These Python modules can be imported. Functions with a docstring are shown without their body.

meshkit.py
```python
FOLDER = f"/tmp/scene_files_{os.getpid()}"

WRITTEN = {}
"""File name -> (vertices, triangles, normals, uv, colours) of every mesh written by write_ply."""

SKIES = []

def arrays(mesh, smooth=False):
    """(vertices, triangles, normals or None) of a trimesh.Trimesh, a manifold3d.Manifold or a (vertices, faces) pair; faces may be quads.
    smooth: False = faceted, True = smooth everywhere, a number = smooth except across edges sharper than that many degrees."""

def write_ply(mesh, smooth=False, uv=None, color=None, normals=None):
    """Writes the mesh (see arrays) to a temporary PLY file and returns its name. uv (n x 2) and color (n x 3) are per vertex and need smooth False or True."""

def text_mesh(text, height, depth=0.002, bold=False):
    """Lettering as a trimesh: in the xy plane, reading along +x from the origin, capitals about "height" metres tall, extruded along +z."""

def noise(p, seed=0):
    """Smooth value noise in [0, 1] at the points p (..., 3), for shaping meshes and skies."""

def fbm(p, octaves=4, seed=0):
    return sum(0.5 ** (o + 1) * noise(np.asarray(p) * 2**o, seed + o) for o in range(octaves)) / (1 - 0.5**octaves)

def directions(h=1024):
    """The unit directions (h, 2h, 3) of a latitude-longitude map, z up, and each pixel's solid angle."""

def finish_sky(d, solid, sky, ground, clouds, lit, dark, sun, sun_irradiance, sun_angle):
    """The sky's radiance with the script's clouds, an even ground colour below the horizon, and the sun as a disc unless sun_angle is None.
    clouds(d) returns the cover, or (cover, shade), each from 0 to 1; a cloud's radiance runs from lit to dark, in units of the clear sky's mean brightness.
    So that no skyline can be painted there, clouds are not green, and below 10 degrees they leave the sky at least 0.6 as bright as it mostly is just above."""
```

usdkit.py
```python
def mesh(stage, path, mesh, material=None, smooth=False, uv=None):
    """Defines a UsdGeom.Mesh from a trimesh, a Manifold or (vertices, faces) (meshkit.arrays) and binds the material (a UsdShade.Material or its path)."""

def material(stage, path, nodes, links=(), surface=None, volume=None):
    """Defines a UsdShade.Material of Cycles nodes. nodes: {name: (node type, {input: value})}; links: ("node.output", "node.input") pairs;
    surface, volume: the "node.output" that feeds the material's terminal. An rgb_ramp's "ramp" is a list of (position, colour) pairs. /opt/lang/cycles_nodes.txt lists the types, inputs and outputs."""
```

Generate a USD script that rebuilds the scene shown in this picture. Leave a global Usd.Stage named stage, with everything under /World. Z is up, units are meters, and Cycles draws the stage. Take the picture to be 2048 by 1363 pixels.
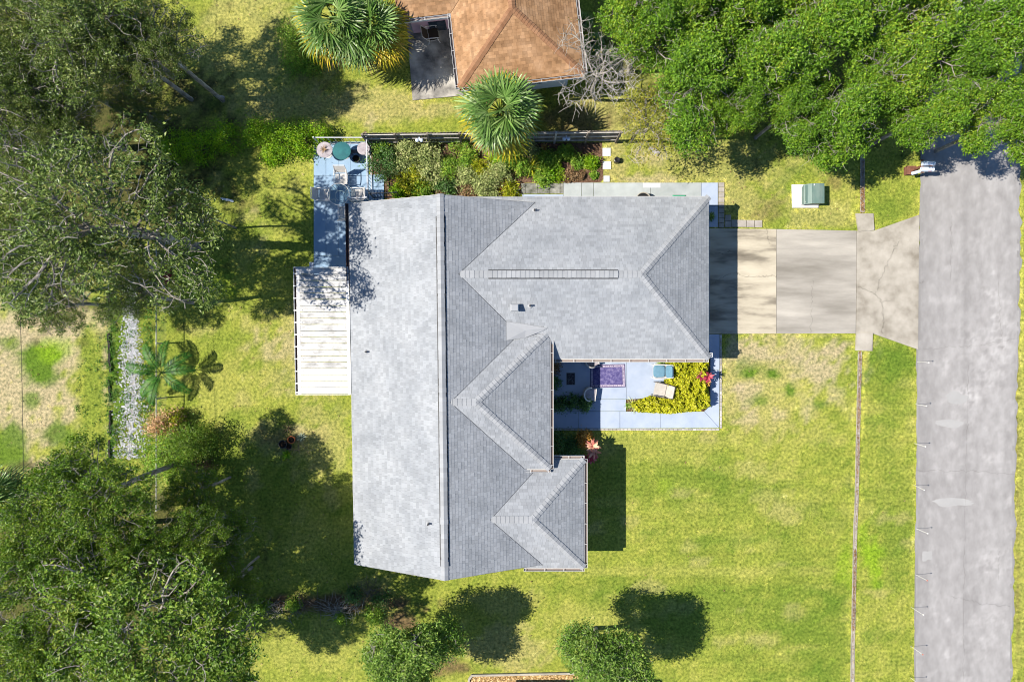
import math, random
import numpy as np, trimesh, shapely, usdkit, meshkit
from shapely.geometry import Polygon, Point, LineString, MultiPoint
from shapely import affinity
from scipy.spatial import cKDTree
from pxr import Usd, UsdGeom, UsdLux, UsdShade, Sdf, Gf, Vt

stage = Usd.Stage.CreateInMemory()
UsdGeom.SetStageUpAxis(stage, 'Z'); UsdGeom.SetStageMetersPerUnit(stage, 1.0)
UsdGeom.Xform.Define(stage, '/World'); UsdGeom.Scope.Define(stage, '/World/Looks')
# ------------------------------------------------------------------ camera, sky, sun, exposure
CAM_H = 33.0
PXM = 0.024                      # metres per photograph pixel at ground level
cam = UsdGeom.Camera.Define(stage, '/World/camera')
cam.AddTranslateOp().Set(Gf.Vec3d(0, 0, CAM_H))
cam.CreateHorizontalApertureAttr(36.0); cam.CreateVerticalApertureAttr(36.0*681/1024)
cam.CreateFocalLengthAttr(36.0/2/(1024*PXM/CAM_H)); cam.CreateClippingRangeAttr(Gf.Vec2f(0.1, 2000))
cam.CreateExposureAttr(1.35)
SUN_EL, SUN_TILT = math.radians(50.5), math.radians(3.2)
S = np.array([-math.cos(SUN_EL)*math.cos(SUN_TILT), -math.cos(SUN_EL)*math.sin(SUN_TILT), math.sin(SUN_EL)])   # towards the sun
usdkit.material(stage, '/World/Looks/sky_light', {
    'sky': ('sky_texture', {'sky_type': 'single_scattering', 'sun_disc': False, 'sun_elevation': SUN_EL, 'sun_rotation': math.atan2(S[0], S[1]), 'altitude': 50.0, 'aerosol_density': 0.1, 'ozone_density': 6.0}),
    'bg': ('background_shader', {'strength': 0.062})}, [('sky.color', 'bg.color')], surface='bg.background')
dome = UsdLux.DomeLight.Define(stage, '/World/sky')
UsdShade.MaterialBindingAPI.Apply(dome.GetPrim()).Bind(UsdShade.Material.Get(stage, '/World/Looks/sky_light'))
dome.GetPrim().SetCustomDataByKey('kind', 'structure')
sun = UsdLux.DistantLight.Define(stage, '/World/sun')
sun.CreateNormalizeAttr(True); sun.CreateIntensityAttr(0.95); sun.CreateAngleAttr(0.5); sun.CreateColorAttr(Gf.Vec3f(1.0, 0.93, 0.82))
zx = S; xx = np.cross([0, 1, 0], zx); xx /= np.linalg.norm(xx); yx = np.cross(zx, xx)
sun.AddTransformOp().Set(Gf.Matrix4d(*xx, 0, *yx, 0, *zx, 0, 0, 0, 0, 1))

# ------------------------------------------------------------------ helpers
def P(px, py, h=0.0):
    """world x, y of what the photograph shows at a pixel, if it stands h metres above the ground"""
    k = PXM*(1-h/CAM_H)
    return np.array([(px-1024)*k, (681.5-py)*k])
def Ps(pts, h=0.0): return [tuple(P(x, y, h)) for x, y in pts]
NAMES, LOC = {}, {}
def numbered(parent, name):
    k = NAMES.get((parent, name), 0); NAMES[(parent, name)] = k+1
    return f'{parent}/{name}' if k == 0 else f'{parent}/{name}_{k:03d}'
def tag(prim, label=None, cat=None, group=None, kind=None):
    p = prim.GetPrim() if hasattr(prim, 'GetPrim') else prim
    for k, v in (('label', label), ('category', cat), ('group', group), ('kind', kind)):
        if v: p.SetCustomDataByKey(k, v)
    return p
def thing(name, label=None, cat=None, loc=(0, 0, 0), rotz=0, scale=None, group=None, kind=None):
    path = numbered('/World', name); x = UsdGeom.Xform.Define(stage, path)
    x.AddTranslateOp().Set(Gf.Vec3d(*map(float, (*loc[:2], loc[2] if len(loc) > 2 else 0)))); x.AddRotateZOp().Set(float(rotz))
    x.AddScaleOp().Set(Gf.Vec3f(*(scale if scale is not None else (1, 1, 1))))
    LOC[path] = np.zeros(3)
    tag(x, label, cat, group, kind); return x.GetPrim()
def at_base(prim, loc):
    """for things whose parts are given in world coordinates"""
    LOC[str(prim.GetPath())] = np.array(loc, float); return prim
def wthing(name, label, cat, loc, group=None, kind=None):
    loc = (float(loc[0]), float(loc[1]), float(loc[2]) if len(loc) > 2 else 0.0)
    return at_base(thing(name, label, cat, loc, 0, None, group, kind), loc)
def copy_of(src, label, loc, rotz=0, scale=(1, 1, 1), group=None):
    path = numbered('/World', src.GetName().rsplit('_0', 1)[0]); x = UsdGeom.Xform.Define(stage, path)
    x.GetPrim().GetReferences().AddInternalReference(src.GetPath()); x.GetPrim().SetInstanceable(True)
    x.ClearXformOpOrder()
    x.AddTranslateOp().Set(Gf.Vec3d(*map(float, (*loc[:2], loc[2] if len(loc) > 2 else 0)))); x.AddRotateZOp().Set(float(rotz)); x.AddScaleOp().Set(Gf.Vec3f(*map(float, scale)))
    tag(x, label, None, group); return x.GetPrim()

class MB:
    def __init__(s): s.v, s.f, s.n, s.t = [], [], 0, []
    def add(s, v, f, tone=None):
        v = np.asarray(v, float); f = np.asarray(f, int)
        if f.shape[1] == 4: f = np.vstack([f[:, [0, 1, 2]], f[:, [0, 2, 3]]])
        s.v.append(v); s.f.append(f+s.n); s.n += len(v); s.t.append(np.zeros(len(v)) if tone is None else np.broadcast_to(np.asarray(tone, float), (len(v),))); return s
    def tm(s, m): return s.add(m.vertices, m.faces)
    def hexa(s, b, t):
        """bottom 4 and top 4 corners, counter-clockwise seen from above"""
        return s.add(np.vstack([b, t]), [(0, 3, 2, 1), (4, 5, 6, 7), (0, 1, 5, 4), (1, 2, 6, 5), (2, 3, 7, 6), (3, 0, 4, 7)])
    def box(s, c, d, rz=0.0):
        x, y, z = np.array(d)/2; q = np.array([(-x, -y), (x, -y), (x, y), (-x, y)]); a = math.radians(rz)
        q = q @ np.array([[math.cos(a), math.sin(a)], [-math.sin(a), math.cos(a)]]) + np.array(c[:2])
        return s.hexa(np.c_[q, np.full(4, c[2]-z)], np.c_[q, np.full(4, c[2]+z)])
    def bar(s, a, b, w, t, up=(0, 0, 1)):
        a, b = np.array(a, float), np.array(b, float); d = b-a; d /= np.linalg.norm(d); side = np.cross(d, up)
        if np.linalg.norm(side) < 1e-6: side = np.cross(d, (1, 0, 0))
        side /= np.linalg.norm(side); u = np.cross(side, d); o = [(-1, -1), (1, -1), (1, 1), (-1, 1)]
        A = [a+side*w/2*i+u*t/2*j for i, j in o]; B = [b+side*w/2*i+u*t/2*j for i, j in o]
        return s.add(np.array(A+B), [(3, 2, 1, 0), (4, 5, 6, 7), (0, 1, 5, 4), (1, 2, 6, 5), (2, 3, 7, 6), (3, 0, 4, 7)])
    def prism(s, poly, z0, z1):
        poly = poly if isinstance(poly, (Polygon, shapely.MultiPolygon)) else Polygon(poly)
        for g in getattr(poly, 'geoms', [poly]):
            if g.area < 1e-6: continue
            m = trimesh.creation.extrude_polygon(g, z1-z0, engine='earcut'); m.apply_translation([0, 0, z0]); s.tm(m)
        return s
    def sheet(s, poly, z):
        for g in getattr(poly, 'geoms', [poly]):
            if g.geom_type != 'Polygon' or g.area < 1e-6: continue
            v, f = trimesh.creation.triangulate_polygon(g, engine='earcut')
            v = np.array(v); f = np.array(f)
            a, b, c = (v[f[:, k]] for k in range(3)); cr = (b-a)[:, 0]*(c-a)[:, 1]-(b-a)[:, 1]*(c-a)[:, 0]
            f[cr < 0] = f[cr < 0][:, ::-1]
            s.add(np.c_[v, z(v) if callable(z) else np.full(len(v), z)], f)
        return s
    def tube(s, pts, r, sides=6, cap=True):
        p = np.asarray(pts, float); r = np.broadcast_to(r, (len(p),)); t = np.gradient(p, axis=0); t /= np.linalg.norm(t, axis=1, keepdims=True)+1e-12
        ref = np.array([0, 0, 1.0]) if abs(t[0, 2]) < .9 else np.array([1.0, 0, 0]); A = np.cross(t, ref)
        bad = np.linalg.norm(A, axis=1) < 1e-3; A[bad] = [1, 0, 0]; A /= np.linalg.norm(A, axis=1, keepdims=True); B = np.cross(t, A)
        ang = np.arange(sides)*2*np.pi/sides
        v = p[:, None]+r[:, None, None]*(np.cos(ang)[None, :, None]*A[:, None]+np.sin(ang)[None, :, None]*B[:, None])
        i, j = np.meshgrid(np.arange(len(p)-1), np.arange(sides), indexing='ij'); j2 = (j+1) % sides
        q = np.stack([i*sides+j, i*sides+j2, (i+1)*sides+j2, (i+1)*sides+j], -1).reshape(-1, 4)[:, ::-1]
        f = np.vstack([q[:, [0, 1, 2]], q[:, [0, 2, 3]]])
        if cap:
            n = len(p)*sides; f = np.vstack([f, [(0, k, k+1) for k in range(1, sides-1)], [(n-sides, n-sides+k+1, n-sides+k) for k in range(1, sides-1)]])
        return s.add(v.reshape(-1, 3), f)
    def lathe(s, prof, c, seg=20):
        prof = np.array(prof, float); a = np.arange(seg)*2*np.pi/seg; n = len(prof)
        v = np.stack([prof[:, None, 0]*np.cos(a)+c[0], prof[:, None, 0]*np.sin(a)+c[1], np.repeat(prof[:, 1:2], seg, 1)+c[2]], -1).reshape(-1, 3)
        i, j = np.meshgrid(np.arange(n-1), np.arange(seg), indexing='ij'); j2 = (j+1) % seg
        return s.add(v, np.stack([i*seg+j, i*seg+j2, (i+1)*seg+j2, (i+1)*seg+j], -1).reshape(-1, 4))
    def disc(s, c, r, z, seg=20):
        a = np.arange(seg)*2*np.pi/seg
        return s.add(np.vstack([[*c[:2], z], np.c_[c[0]+r*np.cos(a), c[1]+r*np.sin(a), np.full(seg, z)]]), [(0, 1+k, 1+(k+1) % seg) for k in range(seg)])
    def arrays(s): return np.vstack(s.v), np.vstack(s.f)

def part(parent, name, mb, m, label=None, kind=None, smooth=False, tone=None):
    """a mesh under a thing or a part (or under /World when parent is None); vertices are moved to the thing's base"""
    base = '/World' if parent is None else str(parent.GetPath()); top = '/'.join(base.split('/')[:3])
    v, f = mb.arrays() if isinstance(mb, MB) else mb
    if tone is None and isinstance(mb, MB) and not smooth:
        tone = np.concatenate(mb.t); tone = tone if tone.any() else None
    o = usdkit.mesh(stage, numbered(base, name), (v-LOC.get(top, 0), f), m, smooth=smooth)
    if tone is not None:
        pv = UsdGeom.PrimvarsAPI(o); one = np.ndim(tone) == 0
        pv.CreatePrimvar('tone', Sdf.ValueTypeNames.FloatArray, 'vertex').Set(Vt.FloatArray.FromNumpy(np.broadcast_to(np.asarray(tone, np.float32), (len(v),)).copy()))
    tag(o, label, None, None, kind); return o.GetPrim()
def solo(name, mb, m, label, cat, group=None, kind=None, smooth=False):
    p = part(None, name, mb, m, None, None, smooth); return tag(p, label, cat, group, kind)
def structure(name, mb, m): return tag(part(None, name, mb, m), kind='structure')

# ------------------------------------------------------------------ materials
def lin(h):
    h = h.lstrip('#'); r = np.array([int(h[i:i+2], 16)/255 for i in (0, 2, 4)]); return tuple(np.where(r < .04045, r/12.92, ((r+.055)/1.055)**2.4))
def surf(name, ramp, scale=4.0, vscale=(1, 1, 1), detail=4.0, rough=0.85, bump=0.0, fine=(40.0, 0.25), tone=0.0, spec=0.3, metallic=0.0, tint=False, lo=.3, hi=.7, distort=0.0, fbump=None, hue=0.0):
    """rough surface: a ramp over large noise, fine noise on its value, and a random tone for every piece"""
    n = {'g': ('geometry', {}), 'mp': ('mapping', {'scale': vscale}), 'n1': ('noise_texture', {'scale': scale, 'detail': detail, 'roughness': .6, 'distortion': distort}),
         'mr': ('map_range', {'from_min': lo, 'from_max': hi, 'clamp': True}), 'r': ('rgb_ramp', {'ramp': ramp}),
         'n2': ('noise_texture', {'scale': fine[0], 'detail': 3.0, 'roughness': .7}), 'va': ('math', {'math_type': 'multiply_add', 'value2': fine[1]*2, 'value3': 1-fine[1]}),
         'oi': ('object_info', {}), 'ta': ('attribute', {'attribute': 'tone'}), 'ad': ('math', {'math_type': 'add'}), 'ad2': ('math', {'math_type': 'add'}), 'fr': ('math', {'math_type': 'fraction'}),
         'vb': ('math', {'math_type': 'multiply_add', 'value2': tone*2, 'value3': -tone}), 'vs': ('math', {'math_type': 'add'}),
         'h': ('hsv', {}), 'p': ('principled_bsdf', {'roughness': rough, 'specular_ior_level': spec, 'metallic': metallic})}
    L = [('g.position', 'mp.vector'), ('mp.vector', 'n1.vector'), ('n1.fac', 'mr.value'), ('mr.result', 'r.fac'), ('mp.vector', 'n2.vector'), ('n2.fac', 'va.value1'),
         ('g.random_per_island', 'ad.value1'), ('oi.random', 'ad.value2'), ('ad.value', 'ad2.value1'), ('ta.fac', 'ad2.value2'), ('ad2.value', 'fr.value1'), ('fr.value', 'vb.value1'), ('va.value', 'vs.value1'), ('vb.value', 'vs.value2'),
         ('vs.value', 'h.value'), ('h.color', 'p.base_color')]
    if tint:
        n['at'] = ('attribute', {'attribute': 'tint'}); n['mx'] = ('mix', {'mix_type': 'multiply', 'fac': 1.0}); L += [('at.color', 'mx.color1'), ('r.color', 'mx.color2'), ('mx.color', 'h.color')]
    else: L.append(('r.color', 'h.color'))
    if hue:
        n['hm'] = ('math', {'math_type': 'multiply_add', 'value2': hue*2, 'value3': .5-hue}); L += [('fr.value', 'hm.value1'), ('hm.value', 'h.hue')]
    if bump:
        n['b'] = ('bump', {'strength': .6, 'distance': bump}); L += [(('n2' if fbump is None else 'n1')+'.fac', 'b.height'), ('b.normal', 'p.normal')]
    return usdkit.material(stage, '/World/Looks/'+name, n, L, surface='p.BSDF')
def plain(name, col, rough=.5, spec=.4, metallic=0.0, tone=0.05): return surf(name, [(0, tuple(np.array(col)*.93)), (1, tuple(np.array(col)*1.05))], 6.0, rough=rough, spec=spec, metallic=metallic, fine=(60.0, .06), tone=tone)
def leafy(name, cols, rough=.42, spec=.45, trans=.25, gain=1.0, patch=1.1, var=.35):
    """leaves: every leaf (mesh island) its own tone out of the ramp, larger clumps drift in tone; light passes through"""
    cols = [(a, tuple(np.minimum(np.array(c)*gain, .8))) for a, c in cols]; spec, rough = spec*.6, rough+.05
    n = {'g': ('geometry', {}), 'n1': ('noise_texture', {'scale': patch, 'detail': 2.0}), 'm1': ('map_range', {'from_min': .32, 'from_max': .68, 'clamp': True}), 'oi': ('object_info', {}),
         'mx': ('mix_float', {'fac': .38}), 'r': ('rgb_ramp', {'ramp': cols}), 'ta': ('attribute', {'attribute': 'tone'}), 'vb': ('math', {'math_type': 'multiply_add', 'value2': var*2, 'value3': 1-var}), 'ml': ('math', {'math_type': 'multiply', 'value2': 7.31}),
         'fr': ('math', {'math_type': 'fraction'}), 'h': ('hsv', {}), 'p': ('principled_bsdf', {'roughness': rough, 'specular_ior_level': spec}), 't': ('translucent_bsdf', {}), 'hb': ('hsv', {'value': 1.5, 'saturation': 1.1}), 'mc': ('mix_closure', {'fac': trans})}
    L = [('g.position', 'n1.vector'), ('n1.fac', 'm1.value'), ('ta.fac', 'mx.a'), ('m1.result', 'mx.b'), ('mx.result', 'r.fac'), ('ta.fac', 'ml.value1'), ('ml.value', 'fr.value1'), ('fr.value', 'vb.value1'),
         ('vb.value', 'h.value'), ('r.color', 'h.color'), ('h.color', 'p.base_color'), ('h.color', 'hb.color'), ('hb.color', 't.color'), ('p.BSDF', 'mc.closure1'), ('t.BSDF', 'mc.closure2')]
    return usdkit.material(stage, '/World/Looks/'+name, n, L, surface='mc.closure')
M = {}
M['ground'] = surf('ground_grass', [(0, (.36, .43, .36)), (.5, (.88, .90, .86)), (1, (1.4, 1.34, 1.25))], 7.5, (1, 1, 1), 9.0, 1.0, .05, (19.0, .62), tint=True, spec=.05)
M['asphalt'] = surf('worn_asphalt', [(0, (.17, .165, .163)), (.5, (.20, .195, .193)), (1, (.235, .23, .227))], .55, (1, .45, 1), 6.0, .95, .006, (60.0, .22), spec=.15)
M['asphalt_top'] = surf('asphalt_surface', [(0, (.172, .166, .164)), (.5, (.205, .199, .197)), (1, (.24, .234, .232))], 2.5, (1, .5, 1), 8.0, .95, .006, (60.0, .25), spec=.15, tint=True)
M['asphalt_pale'] = surf('pale_asphalt_patch', [(0, (.262, .26, .257)), (1, (.30, .298, .295))], 1.6, (1, 1, 1), 5.0, .95, .004, (50.0, .16), spec=.15)
M['drive'] = surf('stained_concrete', [(0, (.095, .082, .065)), (.35, (.19, .168, .132)), (.6, (.335, .30, .235)), (1, (.42, .38, .30))], .9, (.32, 1.5, 1), 5.0, .92, .004, (45.0, .14), spec=.2, lo=.28, hi=.66)
M['drive2'] = surf('grey_broomed_concrete', [(0, (.175, .162, .14)), (.5, (.27, .253, .225)), (1, (.375, .35, .31))], .8, (.22, 1.3, 1), 5.0, .92, .004, (45.0, .12), spec=.2, lo=.3, hi=.68)
M['apron'] = surf('weathered_concrete', [(0, (.185, .165, .135)), (.5, (.29, .268, .23)), (1, (.365, .338, .295))], 1.1, (1, 1, 1), 7.0, .95, .006, (38.0, .2), spec=.15)
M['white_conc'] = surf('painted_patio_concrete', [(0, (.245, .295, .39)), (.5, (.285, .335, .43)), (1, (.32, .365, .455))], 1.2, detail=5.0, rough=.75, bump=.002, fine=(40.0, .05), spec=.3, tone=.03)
M['blue_deck'] = surf('blue_grey_patio', [(0, (.17, .265, .38)), (1, (.235, .335, .455))], 1.0, detail=5.0, rough=.7, bump=.002, fine=(30.0, .08), spec=.3, tone=.05)
M['walk'] = surf('grey_walk_concrete', [(0, (.235, .26, .265)), (.5, (.285, .31, .315)), (1, (.33, .36, .365))], 1.3, detail=6.0, rough=.9, bump=.003, fine=(40.0, .1), spec=.2, tone=.06)
M['mossy'] = surf('mossy_paver', [(0, (.07, .075, .055)), (.5, (.17, .17, .15)), (1, (.30, .30, .28))], 3.0, detail=7.0, rough=.95, bump=.01, fine=(50.0, .3), spec=.1, tone=.12)
M['paver'] = surf('concrete_paver', [(0, (.22, .20, .18)), (1, (.33, .305, .275))], 2.5, detail=6.0, rough=.9, bump=.006, fine=(40.0, .15), spec=.2, tone=.12)
M['stone_white'] = surf('pale_stone', [(0, (.40, .415, .44)), (1, (.50, .52, .55))], 3.0, detail=5.0, rough=.9, bump=.004, fine=(30.0, .08), spec=.2, tone=.08)
M['edge_brick'] = surf('white_edging_brick', [(0, (.26, .24, .22)), (1, (.42, .40, .385))], 5.0, detail=4.0, rough=.9, fine=(30.0, .15), tone=.22)
M['mulch'] = surf('mulch', [(0, (.045, .026, .017)), (.5, (.11, .065, .043)), (1, (.20, .13, .09))], 16.0, detail=8.0, rough=1.0, bump=.03, fine=(45.0, .5), spec=.05)
M['shingle'] = surf('grey_shingle', [(0, (.205, .219, .238)), (.5, (.240, .254, .273)), (1, (.272, .285, .303))], .8, detail=5.0, rough=.95, bump=.002, fine=(70.0, .13), tone=.115, spec=.15)
M['deck_dark'] = plain('roof_underlay', (.075, .08, .09), .95, .1)
M['cap'] = surf('ridge_cap_shingle', [(0, (.232, .243, .258)), (1, (.275, .285, .30))], 2.0, detail=4.0, rough=.95, fine=(70.0, .1), tone=.09, spec=.15)
M['membrane'] = surf('pale_roof_membrane', [(0, (.262, .272, .287)), (1, (.29, .30, .315))], 2.0, detail=4.0, rough=.9, fine=(80.0, .05), spec=.15)
M['brown_shingle'] = surf('tan_brown_shingle', [(0, (.19, .105, .052)), (.5, (.27, .158, .084)), (1, (.345, .215, .125))], 1.4, detail=6.0, rough=.95, fine=(60.0, .22), tone=.2, spec=.1, bump=.003)
M['brown_cap'] = surf('brown_ridge_cap', [(0, (.18, .09, .048)), (1, (.25, .14, .08))], 3.0, detail=4.0, rough=.95, fine=(60.0, .2), tone=.1, spec=.1)
M['brown_deck'] = plain('brown_roof_underlay', (.07, .03, .015), .95, .1)
M['white_paint'] = plain('white_paint', (.50, .50, .497), .45, .4)
M['vent_black'] = plain('black_vent', (.03, .03, .032), .6, .3)
M['wall'] = surf('painted_stucco', [(0, (.62, .62, .6)), (1, (.7, .7, .68))], 1.0, rough=.9, bump=.005, fine=(30.0, .05))
M['pink_wall'] = surf('lilac_pink_stucco', [(0, (.45, .29, .36)), (1, (.58, .38, .45))], 1.5, rough=.9, bump=.005, fine=(30.0, .08))
M['pane'] = plain('dark_window_glass', (.02, .03, .04), .05, .6)
M['pan_white'] = surf('white_aluminium_panel', [(0, (.44, .44, .44)), (.3, (.56, .56, .56)), (1, (.60, .60, .60))], 3.0, (.5, 1.6, 1), 6.0, .55, 0, (18.0, .06), .02, .35)
M['pan_dirty'] = surf('dirty_aluminium_panel', [(0, (.19, .19, .188)), (.45, (.36, .36, .357)), (1, (.49, .49, .487))], 3.2, (.6, 1.4, 1), 7.0, .7, 0, (22.0, .18), .08, .3)
M['litter'] = surf('dry_leaf_litter', [(0, (.06, .032, .016)), (.5, (.20, .105, .045)), (1, (.36, .21, .10))], 9.0, detail=6.0, rough=1.0, fine=(35.0, .4), tone=.4, spec=.1)
M['gutter_in'] = plain('gutter_inside_dirt', (.20, .165, .148), .9, .2)
M['dark_fascia'] = plain('dark_brown_fascia', (.05, .025, .02), .6, .3)
# ------------------------------------------------------------------ ground colours
rng0 = np.random.default_rng(5)
def nz(x, y, s, seed, octv=4): return meshkit.fbm(np.stack([x*s, y*s, np.zeros_like(x)], -1), octv, seed)
def sst(a, b, x): t = np.clip((x-a)/(b-a), 0, 1); return t*t*(3-2*t)
LITTER_AND_SHADE, LUSH, MID, YEL, STRAW, BARE, SOIL, LIME = (np.array(c) for c in ((.062, .058, .024), (.085, .148, .018), (.222, .246, .043), (.315, .300, .080), (.31, .272, .11), (.36, .295, .19), (.13, .082, .05), (.175, .285, .014)))  # first tone: leaf litter with canopy shade painted into its colour
SPOTS = [  # centre px, radii px, colour, strength, ragged
    (1560, 745, 130, 80, BARE, .6, 1.2), (1590, 700, 110, 40, BARE, .5, 1.2), (1530, 730, 90, 60, STRAW, .5, .8), (1480, 770, 45, 90, STRAW, .8, .5), (1540, 830, 70, 50, STRAW, .6, .8), (1550, 790, 100, 60, YEL, .6, .4),
    (1480, 705, 34, 24, BARE, .65, 1.0), (1492, 785, 24, 34, BARE, .65, 1.0), (1545, 705, 40, 16, BARE, .6, 1.2), (1640, 742, 44, 22, BARE, .6, 1.2), (1502, 838, 22, 14, BARE, .6, 1.0), (1620, 715, 30, 14, BARE, .7, 1.0), (1480, 775, 14, 10, BARE, .8, .5), (1560, 830, 20, 12, BARE, .5, 1.0), (1660, 690, 30, 14, BARE, .6, 1.0), (1360, 985, 26, 14, STRAW, .6, .8), (1540, 990, 40, 20, STRAW, .35, 1.2), (1530, 960, 50, 30, LUSH, .4, .8),
    (1500, 745, 19, 14, LUSH, 1, .15), (1546, 748, 16, 13, LUSH, 1, .15), (1577, 779, 15, 12, LUSH, 1, .15), (1520, 800, 18, 12, LUSH, .7, .3), (1640, 810, 12, 9, LUSH, .8, .3),
    (1746, 1120, 24, 52, LIME, .8, .6), (1722, 1080, 12, 40, LIME, .6, .4), (1690, 1140, 22, 50, LIME, .55, .5), (1790, 720, 60, 40, LUSH, .7, .6), (1770, 800, 50, 130, LUSH, .35, .6), (1790, 1050, 45, 120, LUSH, .35, .7), (1730, 710, 10, 25, YEL, .8, .3),
    (1450, 1230, 260, 60, LUSH, .35, .5), (1640, 1280, 90, 110, LUSH, .45, .6), (1350, 1180, 340, 14, LUSH, .35, .3), (1350, 1140, 340, 14, YEL, .4, .3), (1350, 960, 200, 60, LUSH, .22, .6), (1330, 970, 20, 12, LIME, .3, .6), (1300, 880, 200, 40, YEL, .4, .5),
    (1010, 1300, 110, 50, STRAW, .7, .6), (1000, 1200, 70, 30, STRAW, .4, .8), (1180, 1250, 120, 60, YEL, .5, .6),
    (1300, 310, 35, 18, BARE, .6, .7), (1290, 360, 70, 14, BARE, .7, .7), (1430, 330, 180, 60, STRAW, .45, .7), (1480, 400, 60, 50, STRAW, .5, .8), (1640, 430, 80, 35, STRAW, .5, .7), (1540, 420, 30, 30, SOIL, .35, .8), (1230, 330, 25, 60, STRAW, .7, .6), (1200, 230, 90, 50, STRAW, .7, .5), (1680, 380, 40, 60, YEL, .4, .6), (1780, 420, 50, 30, LUSH, .4, .5),
    (510, 90, 130, 140, STRAW, .55, .45), (600, 210, 200, 40, STRAW, .6, .7), (760, 210, 110, 35, STRAW, .7, .6), (880, 220, 60, 20, STRAW, .8, .5), (460, 110, 80, 100, YEL, .6, .3),
    (600, 700, 110, 90, STRAW, .55, .9), (600, 690, 90, 40, BARE, .5, 1.0), (650, 880, 60, 80, STRAW, .5, .8), (540, 880, 50, 40, STRAW, .6, .8), (450, 780, 90, 80, YEL, .5, .7), (480, 420, 140, 60, LUSH, .3, .5), (420, 560, 60, 60, LIME, .5, .5), (480, 1000, 120, 120, LUSH, .35, .6),
    (60, 760, 150, 180, BARE, .9, .8), (110, 640, 130, 60, BARE, .8, .6), (80, 725, 50, 45, LUSH, 1, .3), (110, 700, 40, 30, LIME, .6, .3), (30, 600, 35, 28, LUSH, .9, .3), (20, 690, 20, 20, LUSH, .7, .4), (62, 800, 24, 22, LUSH, .8, .3), (120, 870, 40, 28, LUSH, .9, .3), (20, 900, 40, 60, LUSH, .9, .3), (180, 780, 34, 150, MID, 1, .25), (184, 760, 24, 120, LUSH, .45, .4),
    (240, 760, 22, 150, LUSH, .9, .3), (255, 650, 20, 60, LIME, .5, .4), (660, 1205, 190, 22, SOIL, 1.0, .4), (745, 1180, 40, 30, STRAW, .6, .5), (800, 1245, 40, 22, SOIL, .9, .4), (640, 1300, 160, 60, YEL, .4, .8), (880, 1330, 60, 20, SOIL, .8, .4), (560, 870, 45, 25, SOIL, .5, .6),
    (190, 290, 270, 340, LITTER_AND_SHADE, .92, .5), (200, 1180, 280, 240, LITTER_AND_SHADE, .88, .5), (1600, 120, 440, 160, LITTER_AND_SHADE, .7, .7), (1150, 240, 60, 40, SOIL, .6, .5), (2044, 900, 14, 500, YEL, .5, .6), (2036, 900, 5, 500, SOIL, .5, .8)]  # the three widest spots paint shade into the ground, so crown gaps look deep
rs_ = np.random.default_rng(55)
for _ in range(150):
    k_ = rs_.integers(4); SPOTS.append((rs_.uniform(1180, 1830), rs_.uniform(690, 1363), rs_.uniform(8, 46), rs_.uniform(5, 20), (STRAW, YEL, LUSH, LUSH)[k_], rs_.uniform(.2, .5), .9))
for _ in range(70):
    k_ = rs_.integers(4); SPOTS.append((rs_.uniform(390, 1830), rs_.uniform(40, 460), rs_.uniform(8, 36), rs_.uniform(6, 22), (STRAW, BARE, SOIL, LUSH)[k_], rs_.uniform(.2, .5), 1.0))
for _ in range(60):
    k_ = rs_.integers(4); SPOTS.append((rs_.uniform(400, 700), rs_.uniform(320, 1100), rs_.uniform(8, 30), rs_.uniform(8, 26), (STRAW, BARE, LUSH, LUSH)[k_], rs_.uniform(.2, .5), 1.0))
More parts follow.
